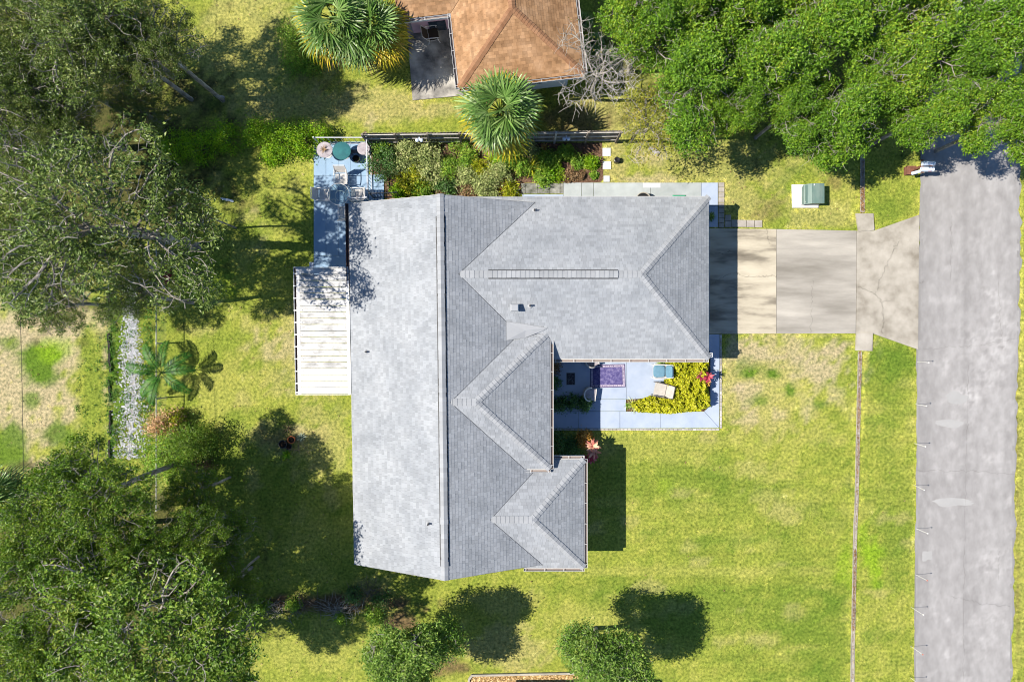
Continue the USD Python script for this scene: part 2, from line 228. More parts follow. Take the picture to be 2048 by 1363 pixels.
def ground_colour(x, y):
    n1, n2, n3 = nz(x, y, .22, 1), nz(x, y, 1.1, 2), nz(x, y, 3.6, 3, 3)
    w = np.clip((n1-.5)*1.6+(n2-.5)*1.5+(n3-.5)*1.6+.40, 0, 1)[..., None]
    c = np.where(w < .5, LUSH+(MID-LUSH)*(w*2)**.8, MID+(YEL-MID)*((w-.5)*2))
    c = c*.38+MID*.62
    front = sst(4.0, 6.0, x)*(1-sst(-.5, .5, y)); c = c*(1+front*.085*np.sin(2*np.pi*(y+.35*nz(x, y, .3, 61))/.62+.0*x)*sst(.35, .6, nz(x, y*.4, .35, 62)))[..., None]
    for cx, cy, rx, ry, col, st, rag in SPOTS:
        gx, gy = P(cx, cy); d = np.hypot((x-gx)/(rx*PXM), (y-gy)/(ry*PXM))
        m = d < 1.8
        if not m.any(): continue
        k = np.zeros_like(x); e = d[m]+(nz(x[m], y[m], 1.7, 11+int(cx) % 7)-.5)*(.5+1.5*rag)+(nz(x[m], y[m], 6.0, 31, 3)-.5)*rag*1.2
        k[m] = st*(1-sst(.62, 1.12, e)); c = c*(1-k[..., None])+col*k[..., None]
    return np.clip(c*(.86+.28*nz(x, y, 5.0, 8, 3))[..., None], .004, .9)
def axis_steps(lim, step):
    inner = np.arange(-lim, lim+.01, step); out = lim+np.array([2, 5, 10, 20, 40, 80, 150.0]); return np.r_[-out[::-1], inner, out]
gx, gy = axis_steps(27.0, .22), axis_steps(18.4, .22)
X, Y = np.meshgrid(gx, gy); nx, ny = len(gx), len(gy)
gi = (np.arange(ny-1)[:, None]*nx+np.arange(nx-1)[None]).ravel()
gm = MB().add(np.c_[X.ravel(), Y.ravel(), np.zeros(X.size)], np.stack([gi, gi+1, gi+1+nx, gi+nx], -1))
ground = part(None, 'ground', gm, M['ground']); tag(ground, kind='structure')
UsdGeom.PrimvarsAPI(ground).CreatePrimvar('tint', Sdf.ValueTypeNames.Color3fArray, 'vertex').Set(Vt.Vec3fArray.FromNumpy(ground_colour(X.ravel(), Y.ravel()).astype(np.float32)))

PAVED = []           # where no grass grows
def ragged(pts, amp, step, seed):
    """an outline with its edges broken up"""
    ln = LineString(pts); r = np.random.default_rng(seed); n = max(2, int(ln.length/step)); o = []
    for i in range(n+1):
        q = ln.interpolate(i/n, normalized=True); o.append((q.x+r.normal(0, amp), q.y+r.normal(0, amp*.3)))
    return o
# ------------------------------------------------------------------ road
le = Ps([(1843, -420), (1842, 270), (1839, 430), (1836, 560), (1834, 660), (1833, 700), (1833, 900), (1830, 1100), (1828, 1363), (1824, 1900)])
re = Ps([(2018, 1900), (2022, 1363), (2026, 1200), (2029, 1050), (2032, 900), (2035, 700), (2038, 640), (2040, 450), (2041, 340), (2046, -420)])
road_poly = Polygon(ragged(le, .018, .35, 1)+ragged(re, .05, .3, 2)).buffer(0)
road = thing('road'); tag(road, kind='structure')
part(road, 'asphalt', MB().prism(road_poly, -.06, .03), M['asphalt'])
PAVED.append(road_poly)
PATCH = [(1912, 795, 22, 11), (1898, 846, 26, 8), (1904, 1003, 34, 9), (1853, 1110, 10, 10)]       # sharp pale repairs
SCUFF = [(1985, 1125, 34, 30, .8), (1975, 915, 18, 14, .7), (1890, 730, 7, 20, .8), (1925, 790, 30, 20, .8), (2016, 1000, 10, 16, .9), (1894, 1235, 6, 8, .8), (1965, 700, 46, 40, .6), (2000, 640, 26, 46, .7), (1985, 760, 32, 26, .5), (1940, 660, 24, 18, .45), (2012, 1060, 12, 14, .7), (1932, 1358, 12, 14, .8), (1893, 1305, 6, 16, .7), (1976, 585, 20, 11, .7), (2010, 700, 16, 30, .6), (1990, 545, 10, 5, .8), (1945, 800, 30, 60, .35), (2000, 850, 24, 60, .3), (1960, 1290, 50, 60, .3), (1990, 1220, 30, 40, .35), (1870, 1230, 30, 60, .15), (1930, 480, 60, 60, .15)]
rx, ry = np.arange(18.6, 25.2, .11), np.r_[np.arange(-30, -18, 1.0), np.arange(-18, 18, .11), np.arange(18, 27, 1.0)]
RX, RY = np.meshgrid(rx, ry); rgd = shapely.contains_xy(road_poly.buffer(-.04), RX.ravel(), RY.ravel()); ri = (np.arange(len(ry)-1)[:, None]*len(rx)+np.arange(len(rx)-1)[None]).ravel()
rq_ = np.stack([ri, ri+1, ri+1+len(rx), ri+len(rx)], -1); rq_ = rq_[rgd[rq_].all(1)]
vx, vy = RX.ravel(), RY.ravel(); tn = np.ones((len(vx), 3))*(.95+.10*nz(vx, vy*.25, .9, 41))[:, None]
lane = lambda c, w: np.exp(-((vx-P(c, 0)[0])/(w*PXM))**2)
tn *= (1-.10*lane(1845, 14)-.07*lane(1930, 8)+.06*lane(1900, 18)+.07*lane(1985, 22))[:, None]
spk = nz(vx, vy, 6.5, 43, 4)
for cx, cy, a, b, st in SCUFF:
    c_ = P(cx, cy); d = np.hypot((vx-c_[0])/(a*PXM), (vy-c_[1])/(b*PXM)); k = st*np.clip(1.35-d, 0, 1)**.7*sst(.40, .62, spk+.12*np.clip(1-d, 0, 1)); tn *= (1+.34*k)[:, None]
tn *= (1+.12*sst(.60, .74, nz(vx, vy, 2.6, 47)))[:, None]
us = np.unique(rq_); inv = np.zeros(len(vx), int); inv[us] = np.arange(len(us)); tn = tn[us]*1.12; top = part(road, 'surface', MB().add(np.c_[vx, vy, np.full(len(vx), .034)][us], inv[rq_]), M['asphalt_top'])
UsdGeom.PrimvarsAPI(top).CreatePrimvar('tint', Sdf.ValueTypeNames.Color3fArray, 'vertex').Set(Vt.Vec3fArray.FromNumpy(tn.astype(np.float32)))
def blob(cx, cy, rx_, ry_, seed, n=48):
    r_ = np.random.default_rng(seed); a = np.arange(n)*2*np.pi/n; k = 1+.10*np.sin(2*a+r_.uniform(0, 6))+.07*np.sin(3*a+r_.uniform(0, 6))+.05*np.sin(5*a+r_.uniform(0, 6))+r_.normal(0, .035, n)+.10*np.sin(4*a+r_.uniform(0, 6)); e = 2.8
    ca, sa = np.cos(a), np.sin(a); sq = (np.abs(ca)**e+np.abs(sa)**e)**(-1/e); c = P(cx, cy); return Polygon(np.c_[c[0]+ca*sq*rx_*PXM*k, c[1]+sa*sq*ry_*PXM*k]).buffer(0)
for i, (cx, cy, a, b) in enumerate(PATCH): part(road, 'patch', MB().sheet(blob(cx, cy, a, b, i), .0385+.0004*i), M['asphalt_pale'], 'worn pale patch')
M['crack'] = plain('dark_crack', (.045, .042, .04), 1.0, .05)
def crack(pts, w, z, seed, parent, n=14, name='crack'):
    r = np.random.default_rng(seed); ln = LineString(Ps(pts)); q = np.array([ln.interpolate(t, normalized=True).coords[0] for t in np.linspace(0, 1, n*(len(pts)-1)+1)])
    q[1:-1] += r.normal(0, .035, (len(q)-2, 2)); ws = w*.62*(.3+1.2*r.random(len(q))); t = np.gradient(q, axis=0); t /= np.linalg.norm(t, axis=1, keepdims=True); m = np.c_[-t[:, 1], t[:, 0]]
    A, B = q+m*ws[:, None]/2, q-m*ws[:, None]/2; k = len(q); i = np.arange(k-1)
    part(parent, name, MB().add(np.r_[np.c_[A, np.full(k, z)], np.c_[B, np.full(k, z)]], np.stack([i, i+k, i+k+1, i+1], -1)), M['crack'])
for k, pts in enumerate([[(1936, 730), (1931, 900), (1928, 1100), (1925, 1363)], [(1902, 430), (1900, 560)], [(1996, 560), (2000, 660), (2005, 700)], [(1835, 700), (1900, 694), (1960, 690)], [(1998, 1100), (1995, 1160)], [(1830, 940), (1935, 941), (2030, 948)], [(1900, 1190), (1960, 1205), (2020, 1210)], [(1960, 690), (2034, 676)], [(1836, 566), (1848, 564)]]): crack(pts, .008, .0425, 60+k, road)

# ------------------------------------------------------------------ driveway and walks
drive = thing('driveway'); tag(drive, kind='structure')
def slab(parent, pts, z, mat, name='slab', gap=.012, z0=-.1, poly=None, label=None):
    g = (poly if poly is not None else Polygon(Ps(pts))).buffer(-gap, join_style=2); PAVED.append(g.buffer(gap, join_style=2))
    return part(parent, name, MB().prism(g, z0, z), M[mat], label)
slab(drive, [(1384, 456), (1552, 458), (1552, 667), (1384, 668)], .05, 'drive', label='stained tan slab nearest the garage')
slab(drive, [(1552, 458), (1712.5, 461), (1711, 667), (1552, 667)], .052, 'drive2', label='broad grey slab with pale and dark bands')
slab(drive, [(1712.5, 461), (1747, 461), (1838, 429), (1835.5, 699), (1744.5, 667), (1711, 667)], .046, 'apron', label='flared cracked apron at the road')
slab(drive, [(1709.5, 427), (1745, 427), (1747, 461), (1715, 464)], .11, 'apron', 'culvert_headwall')
slab(drive, [(1711, 665), (1744, 665), (1743, 702), (1709, 701)], .11, 'apron', 'culvert_headwall')
for k, (pts, w) in enumerate([([(1472, 545), (1480, 551), (1500, 554), (1552, 551)], .02), ([(1532, 458), (1535, 480), (1540, 487)], .012), ([(1619, 667), (1622, 640), (1624, 560)], .010), ([(1716, 573), (1750, 589), (1762, 603), (1766, 640), (1763, 667)], .022), ([(1752, 590), (1758, 560), (1768, 540), (1786, 500), (1797, 482)], .014), ([(1762, 603), (1785, 600)], .012), ([(1430, 505), (1446, 508), (1462, 500)], .012), ([(1420, 570), (1450, 551), (1472, 545)], .014)]): crack(pts, w, .0575, 80+k, drive)

walk = thing('side_walk'); tag(walk, kind='structure')
for a, b, z in ((1126.7, 1163, .05), (1163, 1187, .05), (1187, 1301, .052), (1301, 1402, .05), (1402, 1435.5, .053)): slab(walk, [(a, 365.5), (b, 365.2), (b, 412), (a, 412)], z, 'walk' if a < 1400 else 'white_conc')
slab(walk, [(1416, 412), (1435.5, 412), (1435.5, 454.5), (1416, 454.5)], .05, 'white_conc')
slab(walk, [(1286, 366.5), (1321, 366.5), (1321, 376), (1286, 376)], .07, 'stone_white', 'slab', .004, .05)
for k in range(9):
    y = 365+k*10.1; slab(walk, [(1436.5, y), (1448, y), (1448, y+9.6), (1436.5, y+9.6)], .045+.004*(k % 3), 'paver', 'brick', .006)
for k, x in enumerate((1449.5, 1449.5)): slab(walk, [(x, 430+12.4*k), (1461.5, 430+12.4*k), (1461.5, 442+12.4*k), (x, 442+12.4*k)], .06, 'paver', 'paver', .006)
for k, x in enumerate((1462, 1476.5, 1492.5, 1508.5)): slab(walk, [(x, 439.5+.3*k), (x+15.2, 439.5+.3*k), (x+15.2, 454+.4*k), (x, 454+.4*k)], .05+.003*k, 'paver', 'paver', .008)
for k, x in enumerate((1042, 1051, 1075, 1099, 1120)):
    w = (9, 24, 24, 21, 7)[k]; slab(walk, [(x, 366.5), (x+w, 366.5), (x+w, 388), (x, 388)], .045, 'mossy', 'paver', .01)
slab(walk, [(1044, 388.5), (1127, 388.5), (1127, 412), (1044, 412)], .04, 'white_conc')

court = thing('courtyard_patio'); tag(court, kind='structure')
# the planting bed of the hedge is cut out of the slabs
bed_poly = Polygon(Ps([(1253, 799), (1298, 795), (1332, 793), (1334, 752), (1330, 716), (1420, 716), (1420, 806), (1408, 822), (1253, 822)]))
for pts, mt in (([(1102, 700), (1252, 700), (1252, 798), (1102, 798)], 'white_conc'), ([(1252, 700), (1420, 700), (1420, 798), (1252, 798)], 'white_conc'), ([(1102, 798), (1252, 798), (1252, 822), (1102, 822)], 'white_conc'),
                ([(1102, 822), (1157.5, 822), (1157.5, 856), (1102, 856)], 'white_conc'), ([(1157.5, 822), (1239.6, 822), (1239.6, 856), (1157.5, 856)], 'white_conc'), ([(1239.6, 822), (1320, 822), (1320, 855.6), (1239.6, 856)], 'white_conc'),
                ([(1320, 822), (1408, 822), (1438, 855), (1320, 855.6)], 'white_conc'), ([(1408, 822), (1420, 810), (1420, 740), (1438.5, 740), (1438, 855)], 'white_conc'), ([(1416, 668), (1439, 668), (1438.5, 740), (1416, 740)], 'white_conc')):
    g = Polygon(Ps(pts)); g = g.difference(bed_poly)
    g = max(getattr(g, 'geoms', [g]), key=lambda q: q.area)
    slab(court, None, .05, mt, 'slab', .008, poly=g)
r = np.random.default_rng(9)
for k in range(44):
    x = 1103+k*7.62; slab(court, [(x, 856.6), (x+7.2, 856.6), (x+7.2, 860), (x, 860)], .055+r.uniform(-.012, .015), 'edge_brick', 'edging_brick', .003)
for k in range(25):
    y = 669+k*7.5; slab(court, [(1439.6, y), (1443, y), (1443, y+7.0), (1439.6, y+7.0)], .055+r.uniform(-.012, .015), 'edge_brick', 'edging_brick', .003)
structure('planting_bed', MB().sheet(bed_poly, .02), M['mulch'])

deck = thing('back_patio'); tag(deck, kind='structure')
for a, b in ((628, 652.5), (652.5, 677), (677, 701)):
    for c, d in ((284, 352), (352, 511)): slab(deck, [(a, c), (b, c), (b, d), (a, d)], .05, 'blue_deck', 'slab', .006)
for c, d in ((284, 352), (352, 425)): slab(deck, [(701, c), (737, c), (737, d), (701, d)], .05, 'blue_deck', 'slab', .006)
slab(deck, [(737.5, 350), (768.5, 350), (768.5, 425), (737.5, 425)], .048, 'blue_deck', 'slab', .006)
slab(deck, [(628, 511), (701, 511), (701, 560), (628, 560)], .05, 'blue_deck', 'slab', .006)
slab(deck, [(619, 524), (627.5, 524), (627.5, 560), (619, 560)], .04, 'white_conc', 'step', .006)

mulch_poly = Polygon(ragged(Ps([(741, 288), (741, 352), (770, 352), (770, 400), (1040, 400), (1046, 366), (1206, 365), (1206, 285), (741, 288)]), .02, .3, 4)).buffer(0)
structure('mulch_bed', MB().sheet(mulch_poly, .012), M['mulch'])
for y0, y1, x0, x1 in ((296.5, 313, 1205, 1221), (323, 339, 1205.5, 1221.5), (352, 364, 1207, 1219)):
    g = Polygon(Ps([(x0, y0), (x1, y0), (x1, y1), (x0, y1)])); PAVED.append(g)
STEPS = [solo('stepping_stone', MB().prism(Polygon(Ps(q)), 0, .05), M['stone_white'], l, 'stepping stone') for q, l in (
    ([(1205, 296.5), (1221, 296.5), (1221, 313), (1205, 313)], 'square white stepping stone nearest the wooden fence'), ([(1205.5, 323), (1221.5, 323), (1221.5, 339), (1205.5, 339)], 'square white stepping stone in the middle of the row beside the mulch bed'),
    ([(1207, 352), (1219, 352), (1219, 364), (1207, 364)], 'smaller white stepping stone touching the side walk'))]
slab_l = thing('lanai_slab'); tag(slab_l, kind='structure')
M['old_slab'] = surf('blotched_old_concrete', [(0, (.05, .05, .048)), (.4, (.20, .19, .175)), (1, (.42, .40, .36))], .9, detail=7.0, rough=.95, bump=.004, fine=(35.0, .2), lo=.35, hi=.65)
slab(slab_l, [(812, 30), (905, 22), (928, 192), (825, 202)], .06, 'old_slab')

# drainage channel along the lawn
def strip(pts, w, z0, z1, mb=None):
    g = LineString(Ps(pts)).buffer(w/2, cap_style=2); return (mb or MB()).prism(g, z0, z1), g
chan = thing('drain_channel'); tag(chan, kind='structure')
line_s = [(1719.5, 703), (1717, 798), (1714.3, 920), (1712.8, 1000), (1710, 1053), (1709, 1106), (1707, 1200), (1705, 1293), (1704.2, 1363), (1702, 1600)]
line_n = [(1724, 425), (1724.5, 340), (1725, 200)]
for l, wd in ((line_s, .15), (line_n, .17)):
    ln = LineString(Ps(l)); PAVED.append(ln.buffer(wd/2+.03))
    for off, w, z in ((-wd/2, .025, .05), (wd/2, .025, .045), (0, wd-.03, .006)):
        g = ln.offset_curve(off if l is line_s else -off).buffer(w/2, cap_style=2) if off else ln.buffer(w/2, cap_style=2)
        part(chan, 'channel_wall' if off else 'channel_floor', MB().prism(g, -.05, z), M['apron' if off else 'paver'])
def scatter_leaves(rng, pts, size, zlift, mb, nrm_up=.9, aspect=.55, fold=.12):
    n = len(pts); a = rng.normal(0, 1, (n, 3)); nr = rng.normal(0, 1, (n, 3))*(1-nrm_up)+np.array([0, 0, 1.0]); nr /= np.linalg.norm(nr, axis=1, keepdims=True)
    a -= nr*(a*nr).sum(1, keepdims=True); a /= np.linalg.norm(a, axis=1, keepdims=True)+1e-9; b = np.cross(nr, a)
    L = size*(.65+.7*rng.random(n))[:, None]; W = L*aspect
    c = pts+np.c_[np.zeros((n, 2)), np.full(n, zlift)]
    v = np.stack([c-a*L/2, c+b*W/2+nr*W*fold, c+a*L/2, c-b*W/2+nr*W*fold], 1).reshape(-1, 3); i = np.arange(n)*4
    return mb.add(v, np.vstack([np.stack([i, i+1, i+2], -1), np.stack([i, i+2, i+3], -1)]), np.repeat(rng.random(n), 4))
def along(ln, n, w, rng, lo=0, hi=1, z=.02):
    q = np.array([ln.interpolate(t, normalized=True).coords[0] for t in rng.uniform(lo, hi, n)]); return np.c_[q+rng.normal(0, w, (n, 2)), z+rng.random(n)*.03]
ls, lnn = LineString(Ps(line_s)), LineString(Ps(line_n))
lf = np.vstack([along(ls, 700, .045, rng0, 0, .28), along(ls, 300, .04, rng0, .28, .75), along(ls, 500, .045, rng0, .44, .62), along(lnn, 330, .06, rng0, 0, .22), along(lnn, 60, .05, rng0, .22, .5)])
solo('leaf_litter', scatter_leaves(rng0, lf, .05, .02, MB(), .6), M['litter'], 'brown dry leaves lying along the narrow drain channel by the road', 'leaf litter', kind='stuff')
# ------------------------------------------------------------------ roofs
def plane3(a, b, c):
    n = np.cross(np.subtract(b, a), np.subtract(c, a)); return (-n[0]/n[2], -n[1]/n[2], (n @ np.array(a))/n[2])
def zof(pl): return lambda v: pl[0]*np.asarray(v)[..., 0]+pl[1]*np.asarray(v)[..., 1]+pl[2]
def half(pl_hi, pl_lo, big=200.0):
    """plan half-plane where pl_hi is above pl_lo"""
    a, b, c = np.subtract(pl_hi, pl_lo); n = np.hypot(a, b)
    if n < 1e-6: return Polygon()
    d = np.array([a, b])/n; o = -c/n*d; t = np.array([-d[1], d[0]])
    return Polygon([o+t*big, o-t*big, o-t*big+d*big, o+t*big+d*big])
def shingle_mesh(facets, seed, expo=.143, wmin=.10, wmax=.24, th=(.005, .012), avoid=None):
    """every shingle of every facet as its own closed wedge: returns (verts, faces, area) per shingle"""
    out = []; rg = np.random.default_rng(seed)
    for poly, pl in facets:
        if poly.is_empty: continue
        g = np.hypot(pl[0], pl[1]); d = np.array([pl[0], pl[1]])/g; e = np.array([-d[1], d[0]])*-1; cs = 1/np.hypot(1, g)
        nrm = np.array([-pl[0], -pl[1], 1])*cs; step = expo*cs
        for pg in getattr(poly, 'geoms', [poly]):
            c = np.array(pg.exterior.coords); t, s = c @ d, c @ e; rects, info = [], []
            for k in range(int(np.ceil((t.max()-t.min())/step))):
                t0 = t.min()+k*step; x = s.min()-rg.uniform(0, wmax)
                while x < s.max():
                    w = rg.uniform(wmin, wmax); rects.append((x+.002, x+w-.002, t0, t0+step+.028)); x += w
            R = np.array(rects); bx = shapely.polygons([[(a*e+b*d) for a, b in ((r[0], r[2]), (r[1], r[2]), (r[1], r[3]), (r[0], r[3]))] for r in R])
            shapely.prepare(pg); inside = shapely.contains_properly(pg, bx); touch = shapely.intersects(pg, bx)
            for i in np.flatnonzero(touch):
                q = bx[i] if inside[i] else bx[i].intersection(pg)
                if q.geom_type != 'Polygon' or q.area < 4e-4: continue
                p = np.array(q.exterior.coords)[:-1]
                if not q.exterior.is_ccw: p = p[::-1]
                thk = rg.uniform(*th); k = len(p); f = (p @ d-R[i, 2])/(R[i, 3]-R[i, 2])
                z = pl[0]*p[:, 0]+pl[1]*p[:, 1]+pl[2]; b = np.c_[p, z+.001]
                tp = np.c_[p, z]+nrm*(.004+thk*(1-.8*np.clip(f, 0, 1)))[:, None]
                fc = [(k, k+j, k+j+1) for j in range(1, k-1)]
                for j in range(k):
                    j2 = (j+1) % k; fc += [(j, j2, k+j2), (j, k+j2, k+j)]
                out.append((np.vstack([b, tp]), np.array(fc), q.area))
    return out
def cap_pieces(A, B, pl1, pl2, hw, expo, lift, seed, ln=.28, th=.02):
    """folded cap shingles along a ridge or hip from its low end A to B"""
    A, B = np.array(A, float), np.array(B, float); L = np.linalg.norm(B-A); u = (B-A)/L; d = u[:2]/np.linalg.norm(u[:2]); m = np.array([-d[1], d[0]]); out = []
    # m points to the left of the line: pl1 is the plane there
    z1, z2 = zof(pl1), zof(pl2); n = int(L/expo); rg = np.random.default_rng(seed)
    for k in range(n+1):
        a = A+u*(k*expo); b = A+u*min(k*expo+ln, L+.04); w = hw*(1+rg.normal(0, .03)); v = []
        for q, up in ((a, th+.012), (b, .006)):
            c = np.array([*q[:2]]); l, r_ = c+m*w, c-m*w; zc = max(q[2], float(z1(c)), float(z2(c)))
            v += [(*l, float(z1(l))+lift+up+.012), (*c, zc+lift+up+.016), (*r_, float(z2(r_))+lift+up+.012)]
            v += [(*l, float(z1(l))+.001), (*c, zc+.001), (*r_, float(z2(r_))+.001)]
        v = np.array(v); f = [(0, 1, 7, 6), (1, 2, 8, 7), (3, 0, 6, 9), (2, 5, 11, 8), (3, 4, 1, 0), (4, 5, 2, 1), (6, 7, 10, 9), (7, 8, 11, 10)]
        f = np.array(f)[:, ::-1]; f = np.vstack([f[:, [0, 1, 2]], f[:, [0, 2, 3]]]); out.append((v, f))
    return out
def gutter(parent, A, B, h, out, lm='white_paint', w=.12, litter=True, straps=True, inner='gutter_in'):
    """open U gutter along A-B with hangers; out = unit plan direction away from the roof"""
    A, B, o = np.array(A, float), np.array(B, float), np.array(out, float); a3, b3 = np.r_[A, h], np.r_[B, h]; o3 = np.r_[o, 0]
    mb = MB(); mb.bar(a3+o3*(w+.008), b3+o3*(w+.008), .011, .13).bar(a3+o3*.006+[0, 0, -.005], b3+o3*.006+[0, 0, -.005], .012, .12).bar(a3+o3*w/2+[0, 0, -.062], b3+o3*w/2+[0, 0, -.062], w, .008)
    u = (b3-a3)/np.linalg.norm(b3-a3)
    for e in (a3, b3): mb.bar(e+o3*.0, e+o3*(w+.016), .01, .128)
    g = part(parent, 'gutter', mb, M[lm])
    if litter: part(g, 'gutter_bed', MB().bar(a3+o3*w/2+[0, 0, -.045], b3+o3*w/2+[0, 0, -.045], w-.016, .02), M[inner])
    if straps:
        n = max(2, int(np.linalg.norm(b3-a3)/.8))
        for k in range(n+1):
            q = a3+(b3-a3)*(.03+.94*k/n); part(g, 'gutter_hanger', MB().bar(q+[0, 0, .068], q+o3*(w+.012)+[0, 0, .062], .018, .006), M[lm])
    return g
def pieces(parent, name, lst, m, keep=300):
    """the largest pieces as parts of their own, the rest joined"""
    order = np.argsort([-p[2] if len(p) > 2 else 0 for p in lst], kind='stable')
    rt = np.random.default_rng(len(lst)).random(len(lst))
    for i in order[:keep]: part(parent, name, (lst[i][0], lst[i][1]), m, tone=rt[i])
    rest = order[keep:]
    if len(rest):
        mb = MB()
        for i in rest: mb.add(lst[i][0], lst[i][1])
        tn = np.concatenate([np.full(len(lst[i][0]), rt[i]) for i in rest])
        part(parent, name+'_field', mb, m, None, 'stuff', tone=tn)

house = wthing('house', 'single storey house with grey shingle hip and gable roof in the centre', 'house', (-1.0, 0.5, 0))
E, EM = 2.6, 3.0
R1, R2 = np.array([-2.985, 6.06, 4.5]), np.array([-2.785, -9.92, 4.5]); W1, W2 = np.array([-7.23, 6.07, E]), np.array([-6.97, -9.87, E])
pw = plane3(R1, R2, W1); E1 = np.array([R1[0]+4.3, 6.10, E]); E2 = np.array([R2[0]+4.3, -9.86, E]); pe = plane3(R1, R2, E1)
def poly(*p): return Polygon([q[:2] for q in p])
RAW = {'Aw': (poly(R1, W1, W2, R2), pw), 'Ae': (poly(R1, R2, E2, E1), pe)}
def hip(key, x0, xr, x1, yn, ys, e, rise):
    ym = (yn+ys)/2; h = e+rise; A, B = (x0, ym, h), (xr, ym, h); N, So = (x1, yn, e), (x1, ys, e)
    RAW[key+'n'] = (poly(A, B, N, (x0, yn)), plane3(A, B, N)); RAW[key+'s'] = (poly(A, B, So, (x0, ys)), plane3(A, B, So)); RAW[key+'e'] = (poly(B, So, N), plane3(B, So, N))
    return np.array(A), np.array(B), np.array(N), np.array(So)
gA, gB, gN, gS = hip('g', -3.0, 5.43, 8.711, 6.378, -.785, E, 1.59)
mA, mB_, mN, mS = hip('m', -3.2, -1.50, 1.658, .469, -5.58, EM, 1.36)
sA, sB, sN, sS = hip('s', -3.2, .875, 3.18, -5.23, -10.02, E, 1.065)
wing = lambda k: k[0]
FAC = {}
for k, (pg, pl) in RAW.items():
    q = pg
    for k2, (pg2, pl2) in RAW.items():
        if wing(k) == wing(k2) or {wing(k), wing(k2)} == {'s', 'm'}: continue
        q = q.difference(pg2.intersection(half(pl2, pl)))
    FAC[k] = (q.buffer(-.004).buffer(.004), pl)
def solid_roof(facets, th=.03):
    mb = MB()
    for pg, pl in facets:
        for g in getattr(pg, 'geoms', [pg]):
            if g.geom_type != 'Polygon' or g.area < .01: continue
            m = trimesh.creation.extrude_polygon(g, 1.0, engine='earcut'); v = np.array(m.vertices); v[:, 2] = zof(pl)(v)-.002-(1-v[:, 2])*th; mb.add(v, m.faces)
    return mb
roof = part(house, 'roof', solid_roof(FAC.values(), .10), M['deck_dark'])
SHN = shingle_mesh([(pg.buffer(-.014, join_style=2), pl) for pg, pl in FAC.values()], 3)
pieces(roof, 'shingle', SHN, M['shingle'])
P_ = {k: v[1] for k, v in RAW.items()}
# caps: along each line the left plane comes first
caps = []
def cap_line(A, B, l, r_, lift=.0, a=0.0, b=1.0, **kw):
    A, B = np.array(A), np.array(B); caps.extend(cap_pieces(A+(B-A)*a, A+(B-A)*b, P_[l], P_[r_], .15, kw.pop('expo', .195), lift, len(caps), **kw))
# main ridge from south to north: left is west; the raised middle part is the ridge vent
cap_line(R2, R1, 'Aw', 'Ae', 0, 0, .036); cap_line(R2, R1, 'Aw', 'Ae', .03, .036, .945); cap_line(R2, R1, 'Aw', 'Ae', 0, .945, 1)
g0 = np.array([-2.13, gA[1], gA[2]])
cap_line(gB, g0, 'gs', 'gn', 0, 0, .13); cap_line(gB, g0, 'gs', 'gn', .03, .13, .85); cap_line(gB, g0, 'gs', 'gn', 0, .85, 1)
cap_line(gN, gB, 'ge', 'gn'); cap_line(gS, gB, 'gs', 'ge')
cap_line(mB_, np.array([-2.50, mB_[1], mB_[2]]), 'ms', 'mn'); cap_line(mN, mB_, 'me', 'mn'); cap_line(mS, mB_, 'ms', 'me')
cap_line(sB, np.array([-.85, sB[1], sB[2]]), 'ss', 'sn'); cap_line(sN, sB, 'se', 'sn'); cap_line(sS, sB, 'ss', 'se')
pieces(roof, 'ridge_cap', caps, M['cap'])
# ridge vents: thin dark strips under the raised caps
def vent_strip(A, B, pl1, pl2, w):
    A, B = np.array(A), np.array(B); d = (B-A)[:2]/np.linalg.norm((B-A)[:2]); m = np.array([-d[1], d[0]]); mb = MB()
    for sgn, pl in ((1, pl1), (-1, pl2)):
        a0, b0, a1, b1 = A[:2]+m*sgn*w, B[:2]+m*sgn*w, A[:2], B[:2]; z = zof(pl); q = [a0, b0, b1, a1] if sgn < 0 else [a1, b1, b0, a0]
        lo = np.array([(*p, float(z(p))+.004) for p in q]); hi = lo+[0, 0, .03]; mb.hexa(lo, hi)
    return mb
lerp = lambda A, B, t: np.array(A)+(np.array(B)-np.array(A))*t
part(roof, 'ridge_vent', vent_strip(lerp(R2, R1, .036), lerp(R2, R1, .945), P_['Aw'], P_['Ae'], .195), M['vent_black'])
part(roof, 'ridge_vent', vent_strip(lerp(gB, g0, .13), lerp(gB, g0, .85), P_['gs'], P_['gn'], .195), M['vent_black'])
# cricket between the middle wing and the garage wing
ck = [(-.30, .62, 3.16), (-.19, -.02, 3.20), (1.50, .50, 3.06), (1.52, .62, 3.06)]
ck = [(*P(1013, 643, 3.22), 3.22), (*P(1013.5, 680, 3.24), 3.24), (*P(1050, 675, 3.20), 3.20), (*P(1086, 661, 3.06), 3.06), (*P(1094, 656, 3.04), 3.04), (*P(1050, 648, 3.16), 3.16)]
cz = lambda v: np.array([max(float(zof(P_['gs'])(q)), float(zof(P_['mn'])(q)), float(zof(P_['Ae'])(q)))+.05 for q in np.atleast_2d(v)])
cp = [np.array(q[:2]) for q in ck]; cc = np.mean(cp, axis=0); cv = np.array([(*q, float(cz(q)[0])) for q in cp]+[(*cc, max(float(cz(cc)[0]), np.mean([float(cz(q)[0]) for q in cp])+.0))])
k6 = len(cp); part(roof, 'cricket', MB().add(np.vstack([cv, cv-[0, 0, .12]]), [(k6, i, (i+1) % k6) for i in range(k6)]+[(2*k6+1, k6+1+(i+1) % k6, k6+1+i) for i in range(k6)]+[(i, k6+1+i, k6+1+(i+1) % k6) for i in range(k6)]+[(i, k6+1+(i+1) % k6, (i+1) % k6) for i in range(k6)]), M['membrane'], 'smooth pale membrane patch in the roof angle')
